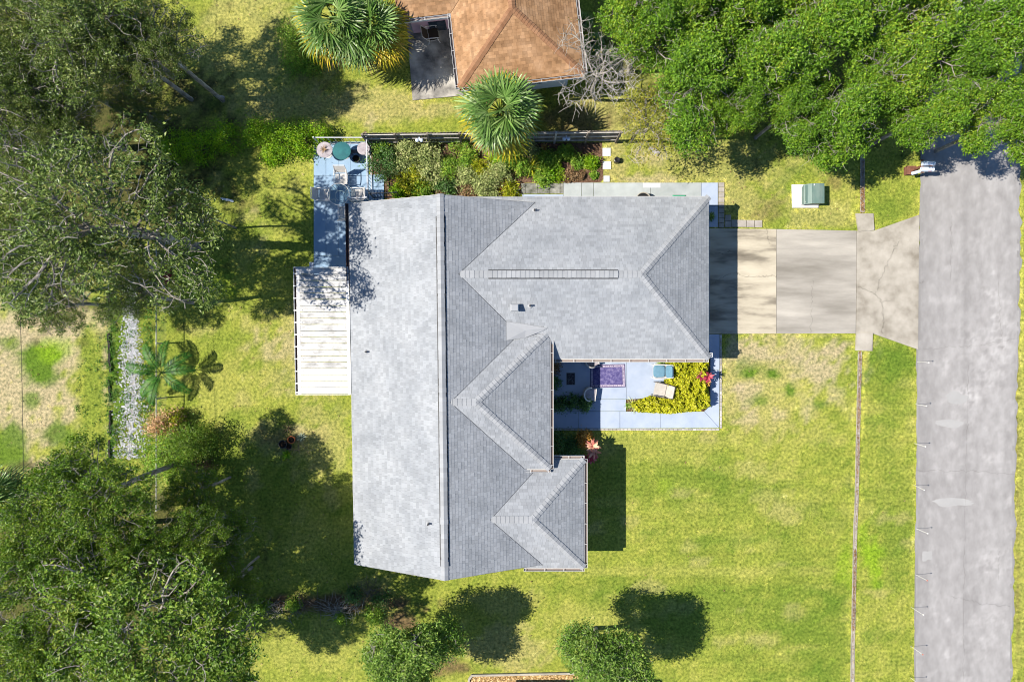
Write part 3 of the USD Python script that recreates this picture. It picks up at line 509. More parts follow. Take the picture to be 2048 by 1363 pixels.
# fascias, gutters
def fascia(A, B, m='white_paint', dz=-.12, th=.022, hh=.16): return part(house, 'fascia', MB().bar(np.array(A)+[0, 0, dz], np.array(B)+[0, 0, dz], th, hh), M[m])
off = lambda p, dx, dy: np.array(p)+[dx, dy, 0]
fascia(off(W1, -.012, 0), off(W2, -.012, 0)); fascia(off(R1, 0, .012), off(W1, 0, .012), dz=-.13); fascia(off(R1, 0, .012), off(E1, 0, .012), dz=-.13); fascia(off(R2, 0, -.012), off(W2, 0, -.012), dz=-.13); fascia(off(R2, 0, -.012), (.55, -9.885, 2.97), dz=-.13)
fascia((1.0, 6.39, E), (gN[0], 6.39, E)); fascia((8.723, 6.378, E), (8.723, -.785, E)); fascia((1.7, -.797, E), (8.711, -.797, E)); fascia((1.67, .469, EM), (1.67, -5.58, EM)); fascia((-.9, -5.592, EM), (1.658, -5.592, EM))
fascia((3.192, -5.23, E), (3.192, -10.02, E)); fascia((1.6, -5.218, E), (3.18, -5.218, E)); fascia((.53, -10.032, E), (3.18, -10.032, E))
gutter(house, (1.684, .469), (1.684, -5.58), EM-.07, (1, 0)); gutter(house, (-.85, -5.606), (1.67, -5.606), EM-.07, (0, -1))
gutter(house, (3.206, -5.23), (3.206, -10.02), E-.07, (1, 0)); gutter(house, (1.8, -5.204), (3.2, -5.204), E-.07, (0, 1)); gutter(house, (.53, -10.046), (3.2, -10.046), E-.07, (0, -1))
gutter(house, (1.7, -.811), (8.70, -.811), E-.07, (0, -1)); gutter(house, W1[:2]+[-.02, 0], W1[:2]+(W2-W1)[:2]*.228+[-.02, 0], E-.07, (-1, 0), 'dark_fascia', litter=False, straps=False)
dp = MB(); c0 = np.array([8.80, -.62, E-.02])
for a, b in (((-.07, -.09), (.07, -.09)), ((.07, -.09), (.07, .09)), ((.07, .09), (-.07, .09)), ((-.07, .09), (-.07, -.09)), ((-.07, 0), (.07, 0))): dp.bar(c0+[*a, 0], c0+[*b, 0], .025, .03)
part(house, 'leader_head', dp, M['white_paint']); part(house, 'downspout', MB().box((8.80, -.62, 1.28), (.07, .09, 2.5)), M['white_paint'])
# walls, gable ends, openings
fp = shapely.union_all([shapely.box(-6.6, -9.3, 1.0, 5.5), shapely.box(-3, -.25, 8.15, 5.85), shapely.box(-3, -5.1, 1.15, -.1), shapely.box(-3, -9.5, 2.65, -5.75)])
part(house, 'wall', MB().prism(fp, 0, 2.48), M['wall']); part(house, 'wall', MB().prism(shapely.box(-2.5, -5.05, 1.12, -.05), 2.48, 2.86), M['wall'], 'upper band of the entry wing wall')
for y, nm in ((5.5, 1), (-9.3, -1)):
    xr = -2.88; q = [(-6.6, 2.48), (1.0, 2.48), (xr, 4.2)]; v = np.array([(x, y-.1*nm, z) for x, z in q]+[(x, y, z) for x, z in q]); part(house, 'gable_wall', MB().add(v, [(0, 1, 2), (5, 4, 3), (0, 3, 4), (0, 4, 1), (1, 4, 5), (1, 5, 2), (2, 5, 3), (2, 3, 0)]), M['wall'])
gd = part(house, 'garage_door', MB().box((8.17, 3.0, 1.1), (.04, 4.9, 2.2)), M['white_paint'])
for k in range(4): part(gd, 'door_panel', MB().box((8.2, 3.0, .3+.53*k), (.03, 4.7, .46)), M['white_paint'])
fd = part(house, 'front_door', MB().box((1.17, -1.6, 1.05), (.05, .95, 2.1)), M['dark_fascia']); part(fd, 'door_handle', MB().box((1.215, -1.98, 1.0), (.04, .03, .14)), M['white_paint'])
for c, d in (((2.67, -7.6, 1.35), (.05, 1.8, 1.2)), ((1.17, -4.2, 1.4), (.05, 1.3, 1.2)), ((5.0, -.27, 1.45), (1.6, .05, 1.1)), ((-6.62, -5.5, 1.35), (.05, 1.8, 1.2)), ((-2.9, -9.32, 1.35), (1.6, .05, 1.2))):
    wf = part(house, 'window', MB().box(c, d), M['white_paint']); dd = np.array(d)-(.12 if d[0] > .1 else 0, .12 if d[1] > .1 else 0, .12); dd[np.argmin(d)] = .06; part(wf, 'pane', MB().box(c, dd), M['pane'])
# vents
def pipe_vent(px, py, key, h0):
    for _ in range(4): q = P(px, py, h0); h0 = float(zof(P_[key])(q))
    v = part(house, 'vent_pipe', MB().tube([(*q, h0-.05), (*q, h0+.24)], .036, 10), M['vent_black']); part(v, 'flashing', MB().lathe([(.11, .01), (.05, .06), (.04, .06)], (*q, h0+.0), 12), M['membrane'])
for a in ((1069, 421, 'gn', 3.3), (1060, 611, 'gs', 3.3), (733, 703, 'Aw', 3.2), (857, 1046, 'Aw', 4.0)): pipe_vent(*a)
q = P(1030, 616, 3.4); zb = float(zof(P_['gs'])(q)); hv = part(house, 'roof_vent', MB().box((q[0], q[1], zb+.13), (.28, .26, .32)), M['membrane'], 'square roof vent hood')
part(hv, 'vent_hood', MB().hexa(np.array([(q[0]-.2, q[1]-.16, zb+.29), (q[0]+.16, q[1]-.16, zb+.29), (q[0]+.16, q[1]+.16, zb+.29), (q[0]-.2, q[1]+.16, zb+.29)]), np.array([(q[0]-.15, q[1]-.12, zb+.36), (q[0]+.12, q[1]-.12, zb+.36), (q[0]+.12, q[1]+.12, zb+.36), (q[0]-.15, q[1]+.12, zb+.36)])), M['membrane'])

# ------------------------------------------------------------------ patio cover of aluminium pans
H1, H0 = 2.52, 2.38
tl, tr, br, bl = P(592, 536, H0), P(697, 536, H1), P(702, 787, H1), P(596.5, 787, H0)
cover = wthing('patio_cover', 'white metal pan patio cover with stained panels on the west side of the house', 'patio cover', (tl+br)/2)
NP = 20
for k in range(NP):
    a, b = k/NP, (k+1)/NP; A, B = lerp(tl, bl, a), lerp(tl, bl, b); C, D = lerp(tr, br, a), lerp(tr, br, b)
    g = .012; lo = np.array([(A[0], A[1], H0), (B[0], B[1]+.022, H0), (D[0], D[1]+.022, H1), (C[0], C[1], H1)])
    pn = part(cover, 'roof_panel', MB().hexa(lo-[0, 0, .02], lo), M['pan_white' if k > 15 else 'pan_dirty'], 'clean white panel' if k > 15 else None)
    lo2 = np.array([(A[0], A[1]-.030, H0+.001), (A[0], A[1]-.004, H0+.001), (C[0], C[1]-.004, H1+.001), (C[0], C[1]-.030, H1+.001)])[[0, 3, 2, 1]]
    part(pn, 'rib', MB().hexa(lo2, lo2+[0, 0, .045]), M['pan_white' if k > 15 else 'pan_dirty'])
o0, o1 = np.array([-1.0, 0]), 0
t2, b2 = np.array([tl[0]-.0, tl[1]+.02]), np.array([bl[0], bl[1]-.02])
gt = gutter(cover, t2, b2, H0-.06, (-1, 0), 'pan_white', w=.11, straps=False, inner='dark_fascia')
for k in range(11):
    q = lerp(t2, b2, (k+.5)/10.4 if k < 10 else .985); part(gt, 'gutter_strap', MB().bar((q[0]+.24, q[1], H0+.03), (q[0]-.13, q[1], H0+.012), .05, .008), M['pan_white'])
part(cover, 'front_strip', MB().hexa(np.array([(t2[0]+.02, t2[1], H0+.004), (b2[0]+.02, b2[1], H0+.004), (b2[0]+.14, b2[1], H0+.012), (t2[0]+.14, t2[1], H0+.012)]), np.array([(t2[0]+.02, t2[1], H0+.012), (b2[0]+.02, b2[1], H0+.012), (b2[0]+.14, b2[1], H0+.020), (t2[0]+.14, t2[1], H0+.020)])), M['pan_white'])
a, b = lerp(tr, br, .1), br; part(cover, 'flashing', MB().hexa(np.array([(a[0]-.12, a[1], H1+.012), (b[0]-.12, b[1], H1+.012), (b[0]+.02, b[1], H1+.05), (a[0]+.02, a[1], H1+.05)]), np.array([(a[0]-.12, a[1], H1+.03), (b[0]-.12, b[1], H1+.03), (b[0]+.02, b[1], H1+.07), (a[0]+.02, a[1], H1+.07)])), M['white_paint'])
for s_, (p0, p1) in enumerate(((tl, tr), (bl, br))): part(cover, 'end_trim', MB().bar((p0[0]-.1, p0[1]+(.03, -.03)[s_], H0), (p1[0], p1[1]+(.03, -.03)[s_], H1), .03, .12), M['white_paint'])
for t in (.02, .5, .98):
    q = lerp(tl, bl, t); part(cover, 'post', MB().box((q[0]+.05, q[1], H0/2-.04), (.08, .08, H0-.1)), M['white_paint'])

# ------------------------------------------------------------------ brown-roofed neighbour
nb = wthing('neighbour_house', 'house with tan brown shingle hip roof and lilac pink wall', 'house', (0.5, 14, 0))
EN, DT = 2.6, 0
nW, nE = np.array([*P(918, 176, EN), EN]), np.array([*P(1168, 147.5, EN), EN]); ap = np.array([*P(1024.6, 16.5, 3.86), 3.86])
ev = (nE-nW)[:2]; ev /= np.linalg.norm(ev); up = np.array([-ev[1], ev[0]]); back = 9.0
nW2, nE2, ap2 = nW+np.r_[up*back, 0], nE+np.r_[up*back, 0], ap+np.r_[up*(back-1.5), 0]
NF = {'s': (poly(nW, nE, ap), plane3(nW, nE, ap)), 'w': (poly(nW, ap, ap2, nW2), plane3(nW, ap, ap2)), 'e': (poly(nE, nE2, ap2, ap), plane3(nE, ap2, ap))}
vW = np.array([*P(901.5, 27.5, EN), EN]); lw = vW-np.r_[ev*2.35, 0]; l_in = vW+np.r_[ev*3, 0]; sl = abs(np.hypot(*NF['w'][1][:2]))
lw2, li2 = lw+np.r_[up*3.2, 3.2*sl], l_in+np.r_[up*3.2, 3.2*sl]; NF['l'] = (poly(lw, l_in, li2, lw2), plane3(lw, l_in, li2))
q = NF['l'][0].difference(NF['w'][0].intersection(half(NF['w'][1], NF['l'][1]))).difference(NF['e'][0]).difference(NF['s'][0]); q2 = NF['w'][0].difference(NF['l'][0].intersection(half(NF['l'][1], NF['w'][1])))
big = lambda g: max(getattr(g, 'geoms', [g]), key=lambda z: z.area)
NF['l'] = (big(q), NF['l'][1]); NF['w'] = (big(q2), NF['w'][1])
nroof = part(nb, 'roof', solid_roof(NF.values(), .1), M['brown_deck'])
vis = shapely.box(-6, 5, 8, 18.5)
pieces(nroof, 'shingle', shingle_mesh([(g.intersection(vis).buffer(-.012, join_style=2), pl) for g, pl in NF.values()], 8, .13, .16, .26, (.006, .013)), M['brown_shingle'])
nc = []
for A, B, a, b in ((nW, ap, 'w', 's'), (nE, ap, 's', 'e'), (ap, ap+np.r_[up*4, 0], 'w', 'e')): nc += cap_pieces(A, B, NF[a][1], NF[b][1], .15, .14, 0, 5)
pieces(nroof, 'ridge_cap', nc, M['brown_cap'])
def gut2(A, B, o, **k): return gutter(nb, np.array(A[:2])+o*.02, np.array(B[:2])+o*.02, EN-.05, o, **k)
gut2(nW, nE, -up, litter=True, inner='litter'); gut2(nE, nE2, ev, litter=True); gut2(nW, vW, -ev, litter=True); gut2(lw, vW, -up, litter=True)
ins = lambda A, du, de: A[:2]+up*du+ev*de
wallp = Polygon([ins(nW, .5, .5), ins(nE, .5, -.5), ins(nE2, 0, -.5), ins(nW2, 0, .5)]); lwall = Polygon([ins(lw, .5, .4), ins(vW, .5, .6), ins(vW, 3.2, .6), ins(lw, 3.2, .4)])
part(nb, 'wall', MB().prism(wallp, 0, 2.5), M['wall']); part(nb, 'wall', MB().prism(lwall, 0, 2.5), M['pink_wall'], 'lilac pink wall above the slab')
# sliding window in the pink wall, as a dark low strip
c = ins(vW, .49, -.35); d2 = ins(lw, .49, 1.2)
part(nb, 'window', MB().bar((*c, .55), (*d2, .55), .06, .9), M['pane'])
c = ins(nW, .49, 2.2); d2 = ins(nE, .49, -1.2); part(nb, 'window', MB().bar((*c, 1.3), (*(c+ev*1.6), 1.3), .06, 1.1), M['pane'])
# gable house to the south, its roof edge just below the frame: only its shade and its bed are seen
sb = wthing('neighbour_house', 'house beyond the lower edge whose shade falls on the gravel bed', 'house', (2.5, -20.5, 0))
y0 = P(0, 1361)[1]; x0, x1 = P(948, 0)[0], P(1239, 0)[0]
part(sb, 'wall', MB().prism(shapely.box(x0+.5, y0-8, x1-.5, y0-.6), 0, 2.5), M['wall'])
rf = part(sb, 'roof', MB().hexa(np.array([(x0, y0-8, 2.5), (x1, y0-8, 2.5), (x1, y0-.02, 2.5), (x0, y0-.02, 2.5)]), np.array([(x0+3, y0-5, 3.9), (x1-3, y0-5, 3.9), (x1-3, y0-3.2, 3.9), (x0+3, y0-3.2, 3.9)])), M['brown_shingle'])
part(sb, 'window', MB().box((2, y0-.6, 1.4), (1.4, .06, 1.1)), M['pane'])
gb = Polygon(Ps([(944, 1348), (1112, 1344.5), (1240, 1342), (1240, 1420), (938, 1420), (938, 1356)])); PAVED.append(gb)
M['gravel'] = surf('tan_gravel', [(0, (.10, .06, .02)), (.5, (.36, .23, .09)), (1, (.62, .48, .28))], 14.0, detail=6, rough=.95, fine=(40., .4), tone=.4, lo=.35, hi=.65)
structure('gravel_bed', MB().sheet(gb, .02), M['gravel'])
bd = MB(); ln = LineString(Ps([(938, 1420), (938, 1356), (944, 1348), (1112, 1344.5), (1240, 1342)]))
solo('bed_edging', MB().prism(ln.buffer(.045, cap_style=2), 0, .12), M['apron'], 'low pale kerb round the tan gravel bed at the bottom edge', 'edging')
rg = np.random.default_rng(77); pts = []
while len(pts) < 900:
    q = rg.uniform(P(938, 1385), P(1240, 1343)) if False else np.array([rg.uniform(P(938, 0)[0], P(1160, 0)[0]), rg.uniform(P(0, 1364)[1], P(0, 1345)[1])])
    if gb.buffer(-.05).contains(Point(q)): pts.append(q)
def pebbles(pts, r0, r1, rg, z=0.0):
    base = trimesh.creation.icosahedron(); n = len(pts); rad = rg.uniform(r0, r1, (n, 1, 3))*[1, 1, .6]; v = base.vertices[None]*rad*(1+.25*rg.normal(0, 1, (n, 12, 1)))
    a = rg.uniform(0, 6.28, n); ca, sa = np.cos(a)[:, None], np.sin(a)[:, None]; v = np.stack([v[..., 0]*ca-v[..., 1]*sa, v[..., 0]*sa+v[..., 1]*ca, v[..., 2]], -1)+np.c_[np.array(pts), np.full(n, z)][:, None]
    return MB().add(v.reshape(-1, 3), (base.faces[None]+np.arange(n)[:, None, None]*12).reshape(-1, 3), np.repeat(rg.random(n), 12))
solo('gravel', pebbles(pts, .025, .05, rg, .03), M['gravel'], 'tan and brown pebbles filling the bed at the bottom edge', 'gravel', kind='stuff')
# ------------------------------------------------------------------ plants: builders
G = lambda *c: [(i/(len(c)-1), k) for i, k in enumerate(c)]
M['bark'] = surf('grey_bark', [(0, (.10, .09, .075)), (.5, (.21, .19, .165)), (1, (.36, .335, .30))], 5.0, (1, 1, .4), 6.0, .95, .015, (30.0, .3), spec=.1)
M['bark_dark'] = surf('brown_bark', [(0, (.06, .045, .032)), (1, (.20, .165, .125))], 5.0, (1, 1, .4), 6.0, .95, .015, (30.0, .3), spec=.1)
M['twig_pale'] = surf('bare_pale_twig', [(0, (.21, .19, .165)), (1, (.37, .345, .305))], 6.0, rough=.95, fine=(30.0, .2), spec=.1)
M['oak_olive'] = leafy('olive_oak_leaf', G((.020, .036, .006), (.050, .078, .015), (.086, .118, .026), (.165, .175, .055)), .36, .6, .25, gain=1.8, patch=.55)
M['oak_green'] = leafy('green_oak_leaf', G((.018, .040, .005), (.050, .095, .010), (.090, .140, .016), (.17, .19, .03)), .4, .5, .3, gain=1.75, patch=.55)
M['oak_bright'] = leafy('bright_laurel_leaf', G((.020, .055, .004), (.055, .118, .008), (.095, .168, .012), (.18, .21, .018)), .38, .5, .3, gain=1.65, patch=.4)
M['oak_yellow'] = leafy('yellowing_leaf', G((.07, .09, .008), (.15, .17, .016), (.25, .235, .03), (.30, .22, .05)), .45, .4, .25)
M['round_leaf'] = leafy('round_tree_leaf', G((.020, .048, .006), (.058, .11, .014), (.105, .16, .028), (.18, .22, .05)), .38, .5, .3, gain=1.85)
M['hedge_lime'] = leafy('lime_hedge_leaf', G((.035, .095, .004), (.085, .18, .006), (.15, .24, .010), (.24, .29, .02)), .4, .45, .35, gain=1.6, patch=2.0)
M['gold_leaf'] = leafy('gold_variegated_leaf', G((.10, .15, .008), (.34, .36, .012), (.50, .49, .022), (.62, .58, .10)), .42, .45, .2, patch=3.0)
M['dark_shrub'] = leafy('dark_glossy_leaf', G((.012, .035, .007), (.028, .068, .014), (.05, .10, .024), (.11, .16, .06)), .33, .6, .25, gain=1.9, patch=2.0)
M['sage'] = leafy('grey_green_leaf', G((.05, .075, .022), (.12, .15, .05), (.20, .22, .09), (.30, .29, .15)), .5, .35, .25, gain=2.0, patch=3.0)
M['mid_leaf'] = leafy('mid_green_leaf', G((.03, .075, .008), (.07, .14, .014), (.13, .19, .024), (.22, .25, .04)), .42, .45, .3, gain=2.0, patch=3.0)
M['yellow_plant'] = leafy('yellow_green_leaf', G((.10, .16, .008), (.22, .28, .012), (.36, .36, .02), (.46, .40, .05)), .42, .4, .25, patch=3.0)
M['red_leaf'] = leafy('crimson_leaf', G((.10, .008, .018), (.26, .02, .05), (.42, .06, .10), (.50, .20, .18)), .4, .45, .25, patch=3.0)
M['pink_leaf'] = leafy('coral_pink_leaf', G((.22, .05, .05), (.48, .16, .13), (.60, .30, .22), (.60, .42, .26)), .42, .4, .25, patch=3.0)
M['orange_leaf'] = leafy('orange_croton_leaf', G((.06, .07, .01), (.34, .17, .03), (.52, .30, .07), (.60, .42, .14)), .42, .4, .25, patch=3.0)
M['peach_leaf'] = leafy('peach_croton_leaf', G((.20, .14, .03), (.52, .32, .16), (.62, .45, .28), (.62, .30, .18)), .45, .4, .25, patch=3.0)
M['dry_leaf'] = leafy('dry_brown_leaf', G((.07, .04, .02), (.18, .11, .055), (.28, .19, .10), (.36, .27, .17)), .6, .2, .1, patch=3.0)
M['palm'] = leafy('fan_palm_leaf', G((.030, .070, .010), (.060, .120, .022), (.105, .170, .045), (.19, .24, .10)), .33, .55, .2, gain=1.45, patch=1.5)
M['palm_old'] = leafy('yellow_fan_palm_leaf', G((.12, .14, .008), (.27, .25, .012), (.44, .34, .02), (.50, .33, .07)), .4, .45, .2, patch=1.5)
M['feather'] = leafy('feather_palm_leaf', G((.012, .06, .008), (.03, .12, .014), (.06, .18, .02), (.12, .23, .04)), .45, .35, .15, gain=.75, patch=2.0)
M['agave'] = leafy('blue_grey_agave_leaf', G((.13, .18, .13), (.22, .28, .21), (.32, .37, .28)), .5, .35, .1, patch=3.0)
M['weed'] = leafy('broad_weed_leaf', G((.02, .07, .006), (.05, .14, .010), (.09, .2, .015)), .45, .4, .2, patch=2.0)

def unit(v): return v/(np.linalg.norm(v, axis=-1, keepdims=True)+1e-12)
def leaves(rg, pts, size, mb, up=.55, aspect=.5, fold=.14, out=None):
    """a folded diamond leaf at every point, mostly facing the sky (or outwards)"""
    n = len(pts); nr = unit(rg.normal(0, 1, (n, 3))); base = np.array([0, 0, 1.0]) if out is None else unit(out+np.array([0, 0, .8])); nr = unit(nr*(1-up)+base*up)
    a = rg.normal(0, 1, (n, 3)); a = unit(a-nr*(a*nr).sum(1, keepdims=True)); b = np.cross(nr, a); L = size*(.6+.8*rg.random(n))[:, None]; W = L*aspect
    v = np.stack([pts-a*L/2, pts+b*W/2+nr*W*fold, pts+a*L/2-nr*L*.08, pts-b*W/2+nr*W*fold], 1).reshape(-1, 3); i = np.arange(n)*4
    return mb.add(v, np.vstack([np.stack([i, i+1, i+2], -1), np.stack([i, i+2, i+3], -1)]), np.repeat(rg.random(n), 4))
def grow(rg, trunk, attr, step=.22, kill=.27, reach=5.0, iters=140, jit=.14):
    nodes = [np.array(p, float) for p in trunk]; par = [-1]+list(range(len(trunk)-1)); attr = attr.copy(); seen = set()
    for _ in range(iters):
        if not len(attr): break
        N = np.array(nodes); d, i = cKDTree(N).query(attr); ok = d < reach
        if not ok.any(): break
        acc = {}
        for k, q in zip(i[ok], unit(attr[ok]-N[i[ok]])): acc.setdefault(k, []).append(q)
        new = []
        for k, qs in acc.items():
            dr = unit(np.sum(qs, 0)+rg.normal(0, jit, 3)*len(qs)**.5+[0, 0, .02]); p = N[k]+dr*step; key = (k, tuple(np.round(p/step*2).astype(int)))
            if key in seen: continue
            seen.add(key); nodes.append(p); par.append(k); new.append(p)
        if not new: break
        dn, _i = cKDTree(np.array(new)).query(attr); attr = attr[dn > kill]
    return np.array(nodes), np.array(par)
def radii(par, tip=.010, ex=2.25, cap=.34):
    n = len(par); acc = np.zeros(n); kids = np.bincount(par[1:], minlength=n)
    for k in range(n-1, 0, -1):
        if kids[k] == 0: acc[k] += tip**ex
        acc[par[k]] += acc[k]*1.0
    return np.minimum(acc**(1/ex), cap), kids
def limbs(nodes, par, r, mb, rmin=0.0, wig=None):
    """tapered tubes along the branch chains"""
    n = len(nodes); ch = [[] for _ in range(n)]
    for k in range(1, n): ch[par[k]].append(k)
    stack = [(0, None)]
    while stack:
        s0, p0 = stack.pop(); chain = [] if p0 is None else [p0]; k = s0
        while True:
            chain.append(k); c = sorted(ch[k], key=lambda q: -r[q])
            for q in c[1:]: stack.append((q, k))
            if not c: break
            k = c[0]
        if len(chain) < 2 or r[chain[1]] < rmin: continue
        rr = r[chain].copy(); rr[0] = min(rr[0], rr[1]*1.25) if p0 is not None else rr[0]*1.15
        mb.tube(nodes[chain], rr, 6 if rr.max() > .05 else (4 if rr.max() > .02 else 3), False)
def crown_points(rg, n, R, zc, Rz, lumps=9, rad_=(.24, .42), hollow=.35):
    """points of a lumpy crown: a union of overlapping lobes"""
    c = rg.normal(0, 1, (lumps, 3)); c = unit(c)*(rg.random((lumps, 1))**.5)*.8; c[:, 2] = np.abs(c[:, 2])*.9-.25; c[0] = (0, 0, .25); rad = rg.uniform(*rad_, lumps); rad[0] = .45; out = []
    while len(out) < n:
        k = rg.integers(lumps); q = unit(rg.normal(0, 1, 3))*rg.uniform(hollow, 1)**.5*rad[k]+c[k]; out.append(q)
    q = np.array(out); return q*[R, R, Rz]+[0, 0, zc]
def make_tree(name, label, loc, seed, R, zc, Rz, leaf, bark='bark', trunk_h=2.2, n_attr=900, per=26, size=.10, dead=.08, lean=(0, 0), rotz=0, group=None, spread=.17, rz=0, lumps=10, tip=.0095, thin=.021, cat='tree', up=.5, step=.22, aspect=.5, keep=1.0, rad_=(.24, .42)):
    rg = np.random.default_rng(seed); t = thing(name, label, cat, loc, rotz, None, group)
    at = crown_points(rg, int(n_attr*2.6), R, zc, Rz, lumps, rad_); tr = [(lean[0]*k/6, lean[1]*k/6, trunk_h*k/6) for k in range(7)]
    nodes, par = grow(rg, tr, at, step, step*1.2); r, kids = radii(par, tip); nodes[7:] += rg.normal(0, .02, (len(nodes)-7, 3))
    mb, tw = MB(), MB(); limbs(nodes, par, r, mb); part(t, 'trunk', mb, M[bark], smooth=50)
    tips = np.flatnonzero(r < thin); isdead = np.zeros(len(nodes), bool)
    starts = np.flatnonzero((r > thin*.55) & (r < thin*1.25)); kill = rg.choice(starts, int(len(starts)*dead*.6), False) if len(starts) else []
    isdead[kill] = True
    for k in range(1, len(nodes)):
        if isdead[par[k]]: isdead[k] = True
    live = tips[~isdead[tips]]; cg = meshkit.noise(nodes[live]*1.15+seed, seed); live = live[cg > np.quantile(cg, 1-keep)]; pts = np.repeat(nodes[live], per, 0); pts = pts+rg.normal(0, spread, pts.shape)*[1, 1, .75]
    part(t, 'crown', leaves(rg, pts, size, MB(), up, aspect), M[leaf], kind='stuff')
    # short twigs that stick out of the leaves
    sel = rg.choice(tips, min(len(tips), int(len(tips)*.35)+1), False)
    for k in sel:
        d = unit(nodes[k]-nodes[par[k]]+rg.normal(0, .35, 3)+[0, 0, .15])*rg.uniform(.15, .45); tw.tube([nodes[k], nodes[k]+d*.55+rg.normal(0, .02, 3), nodes[k]+d], [.009, .007, .004], 3, False)
    part(t, 'twigs', tw, M['twig_pale' if bark == 'bark' else bark], kind='stuff')
    return t
def make_shrub(name, label, loc, seed, R, h, leaf, n=1400, size=.07, up=.45, group=None, clumps=26, aspect=.5, ry=None, cat='shrub', rotz=0, sig=.24, stem='bark_dark'):
    rg = np.random.default_rng(seed); t = thing(name, label, cat, loc, rotz, None, group); ry = ry or R
    d = unit(rg.normal(0, 1, (clumps, 3))); d[:, 2] = np.abs(d[:, 2]); c = d*rg.uniform(.55, .86, (clumps, 1))*[R, ry, h]*(1+.12*rg.normal(0, 1, (clumps, 1))); c[:, 2] = np.maximum(c[:, 2], .06*h)
    k = rg.integers(0, clumps, n); s = sig*min(R, h)*(.7+.6*rg.random(clumps))[k][:, None]; p = c[k]+rg.normal(0, 1, (n, 3))*s; p[:, 2] = np.maximum(p[:, 2], .02)
    part(t, 'foliage', leaves(rg, p, size, MB(), up, aspect, out=unit(c[k]*[1, 1, .6])), M[leaf], kind='stuff')
    mb = MB()
    for q in c[::2]: mb.tube([(0, 0, 0), q*.5+[0, 0, .04], q], [.018, .012, .005], 4, False)
    part(t, 'stems', mb, M[stem]); return t
def blade_strip(o, az, el, L, w, droop, mb, seg=4, fold=.0, roll=0.0):
    d = np.array([math.cos(az), math.sin(az)]); s = np.array([-d[1], d[0], 0]); v = []; p = np.array(o, float); e = el
    for k in range(seg+1):
        ww = w*(1-abs(2*k/seg-.75)**1.6*.62) if k < seg else .004
        v += [p+s*ww/2+[0, 0, fold*ww], p-s*ww/2+[0, 0, fold*ww]]; p = p+np.r_[d*math.cos(e), math.sin(e)]*L/seg; e -= droop/seg
    f = [(2*k, 2*k+1, 2*k+3, 2*k+2) for k in range(seg)]; return mb.add(v, f, .02+.96*abs(math.sin(az*12.9+L*78.2)))
def make_rosette(name, label, loc, seed, n, L, w, leaf, el=(.3, 1.3), droop=.9, cat='plant', heads=1, spread=0.0, h=0.0, group=None, single=True):
    rg = np.random.default_rng(seed); t = thing(name, label, cat, loc, 0, None, group); mb_all = MB()
    for hd in range(heads):
        o = np.r_[rg.normal(0, spread, 2), h*(.7+.5*rg.random())]
        if h > .1: part(t, 'stem', MB().tube([(o[0]*.3, o[1]*.3, 0), o], [.02, .014], 5), M['bark_dark'])
        for k in range(n):
            a = rg.uniform(*el); mb_all = blade_strip(o+[0, 0, .02], k*2.399+rg.normal(0, .2), a, L*rg.uniform(.7, 1.1), w*rg.uniform(.8, 1.2), droop*rg.uniform(.6, 1.4), MB() if single else mb_all)
            if single: part(t, 'leaf', mb_all, M[leaf])
    if not single: part(t, 'leaves', mb_all, M[leaf])
    return t
def fan_frond(rg, hub, az, el, pet, R, mb, nseg=26, droop=.5):
    """a palmate leaf: stalk, then stiff folded fingers fanning out and bending at the tips"""
    d = np.array([math.cos(az)*math.cos(el), math.sin(az)*math.cos(el), math.sin(el)]); side = np.array([-math.sin(az), math.cos(az), 0]); upv = np.cross(d, side)*-1; upv = unit(np.cross(side, d)*-1); upv = upv if upv[2] > 0 else -upv
    h = hub+d*pet*.55; h2 = hub+d*pet+[0, 0, -.10*pet]; mb.tube([hub, h, h2], [.022, .016, .012], 4, False)
    dd = unit(d+[0, 0, -.28])
    for k in range(nseg):
        a = (k/(nseg-1)-.5)*4.0+rg.normal(0, .03); f = unit(dd*math.cos(a)+side*math.sin(a)+upv*.10*abs(a)); L = R*(1-.28*(abs(a)/2.0)**1.5)*rg.uniform(.9, 1.05); w = R*.052
        s = unit(np.cross(f, upv)); nrm = upv*(.5 if k % 2 else -.5)*w*.5; bend = droop*rg.uniform(.4, 1.3)
        p0, p1, p2 = h2, h2+f*L*.55+[0, 0, -.02*L], h2+f*L*.84+[0, 0, -.16*L*bend]; p3 = h2+f*L*.98+[0, 0, -.42*L*bend]
        v = [p0-s*w*.15, p0+s*w*.15, p1-s*w*.55+nrm, p1+s*w*.55-nrm, p2-s*w*.34, p2+s*w*.34, p3]; mb.add(v, [(0, 1, 3), (0, 3, 2), (2, 3, 5), (2, 5, 4), (4, 5, 6)], rg.random())
    return mb
def make_fan_palm(name, label, loc, seed, h, R, n=34, trunk=True, old=.35, cat='palm tree'):
    rg = np.random.default_rng(seed); t = thing(name, label, cat, loc, 0)
    if trunk:
        z = np.linspace(0, h, 9); part(t, 'trunk', MB().tube(np.c_[np.zeros(9)+.03*np.sin(z*2), .03*np.cos(z*1.7), z], .13+.03*rg.random(9), 9), M['bark_dark'], smooth=40)
    for k in range(n):
        f = (k+.5)/n; el = 1.25-1.75*f**.8+rg.normal(0, .10); pet = R*(.36+.18*f); dead = f > .78 and rg.random() < .35; el = el-.35 if dead else el; mb = fan_frond(rg, np.array([0, 0, h]), k*2.399+rg.normal(0, .28), el+rg.normal(0, .08), pet*rg.uniform(.8, 1.12), R*rg.uniform(.44, .62), MB(), 24, .35+.6*f+(.5 if dead else 0))
        part(t, 'frond', mb, M['dry_leaf' if dead else 'palm_old' if f > 1-old*.8 and rg.random() < .75 else 'palm'], 'dry brown hanging frond' if dead else None)
    return t
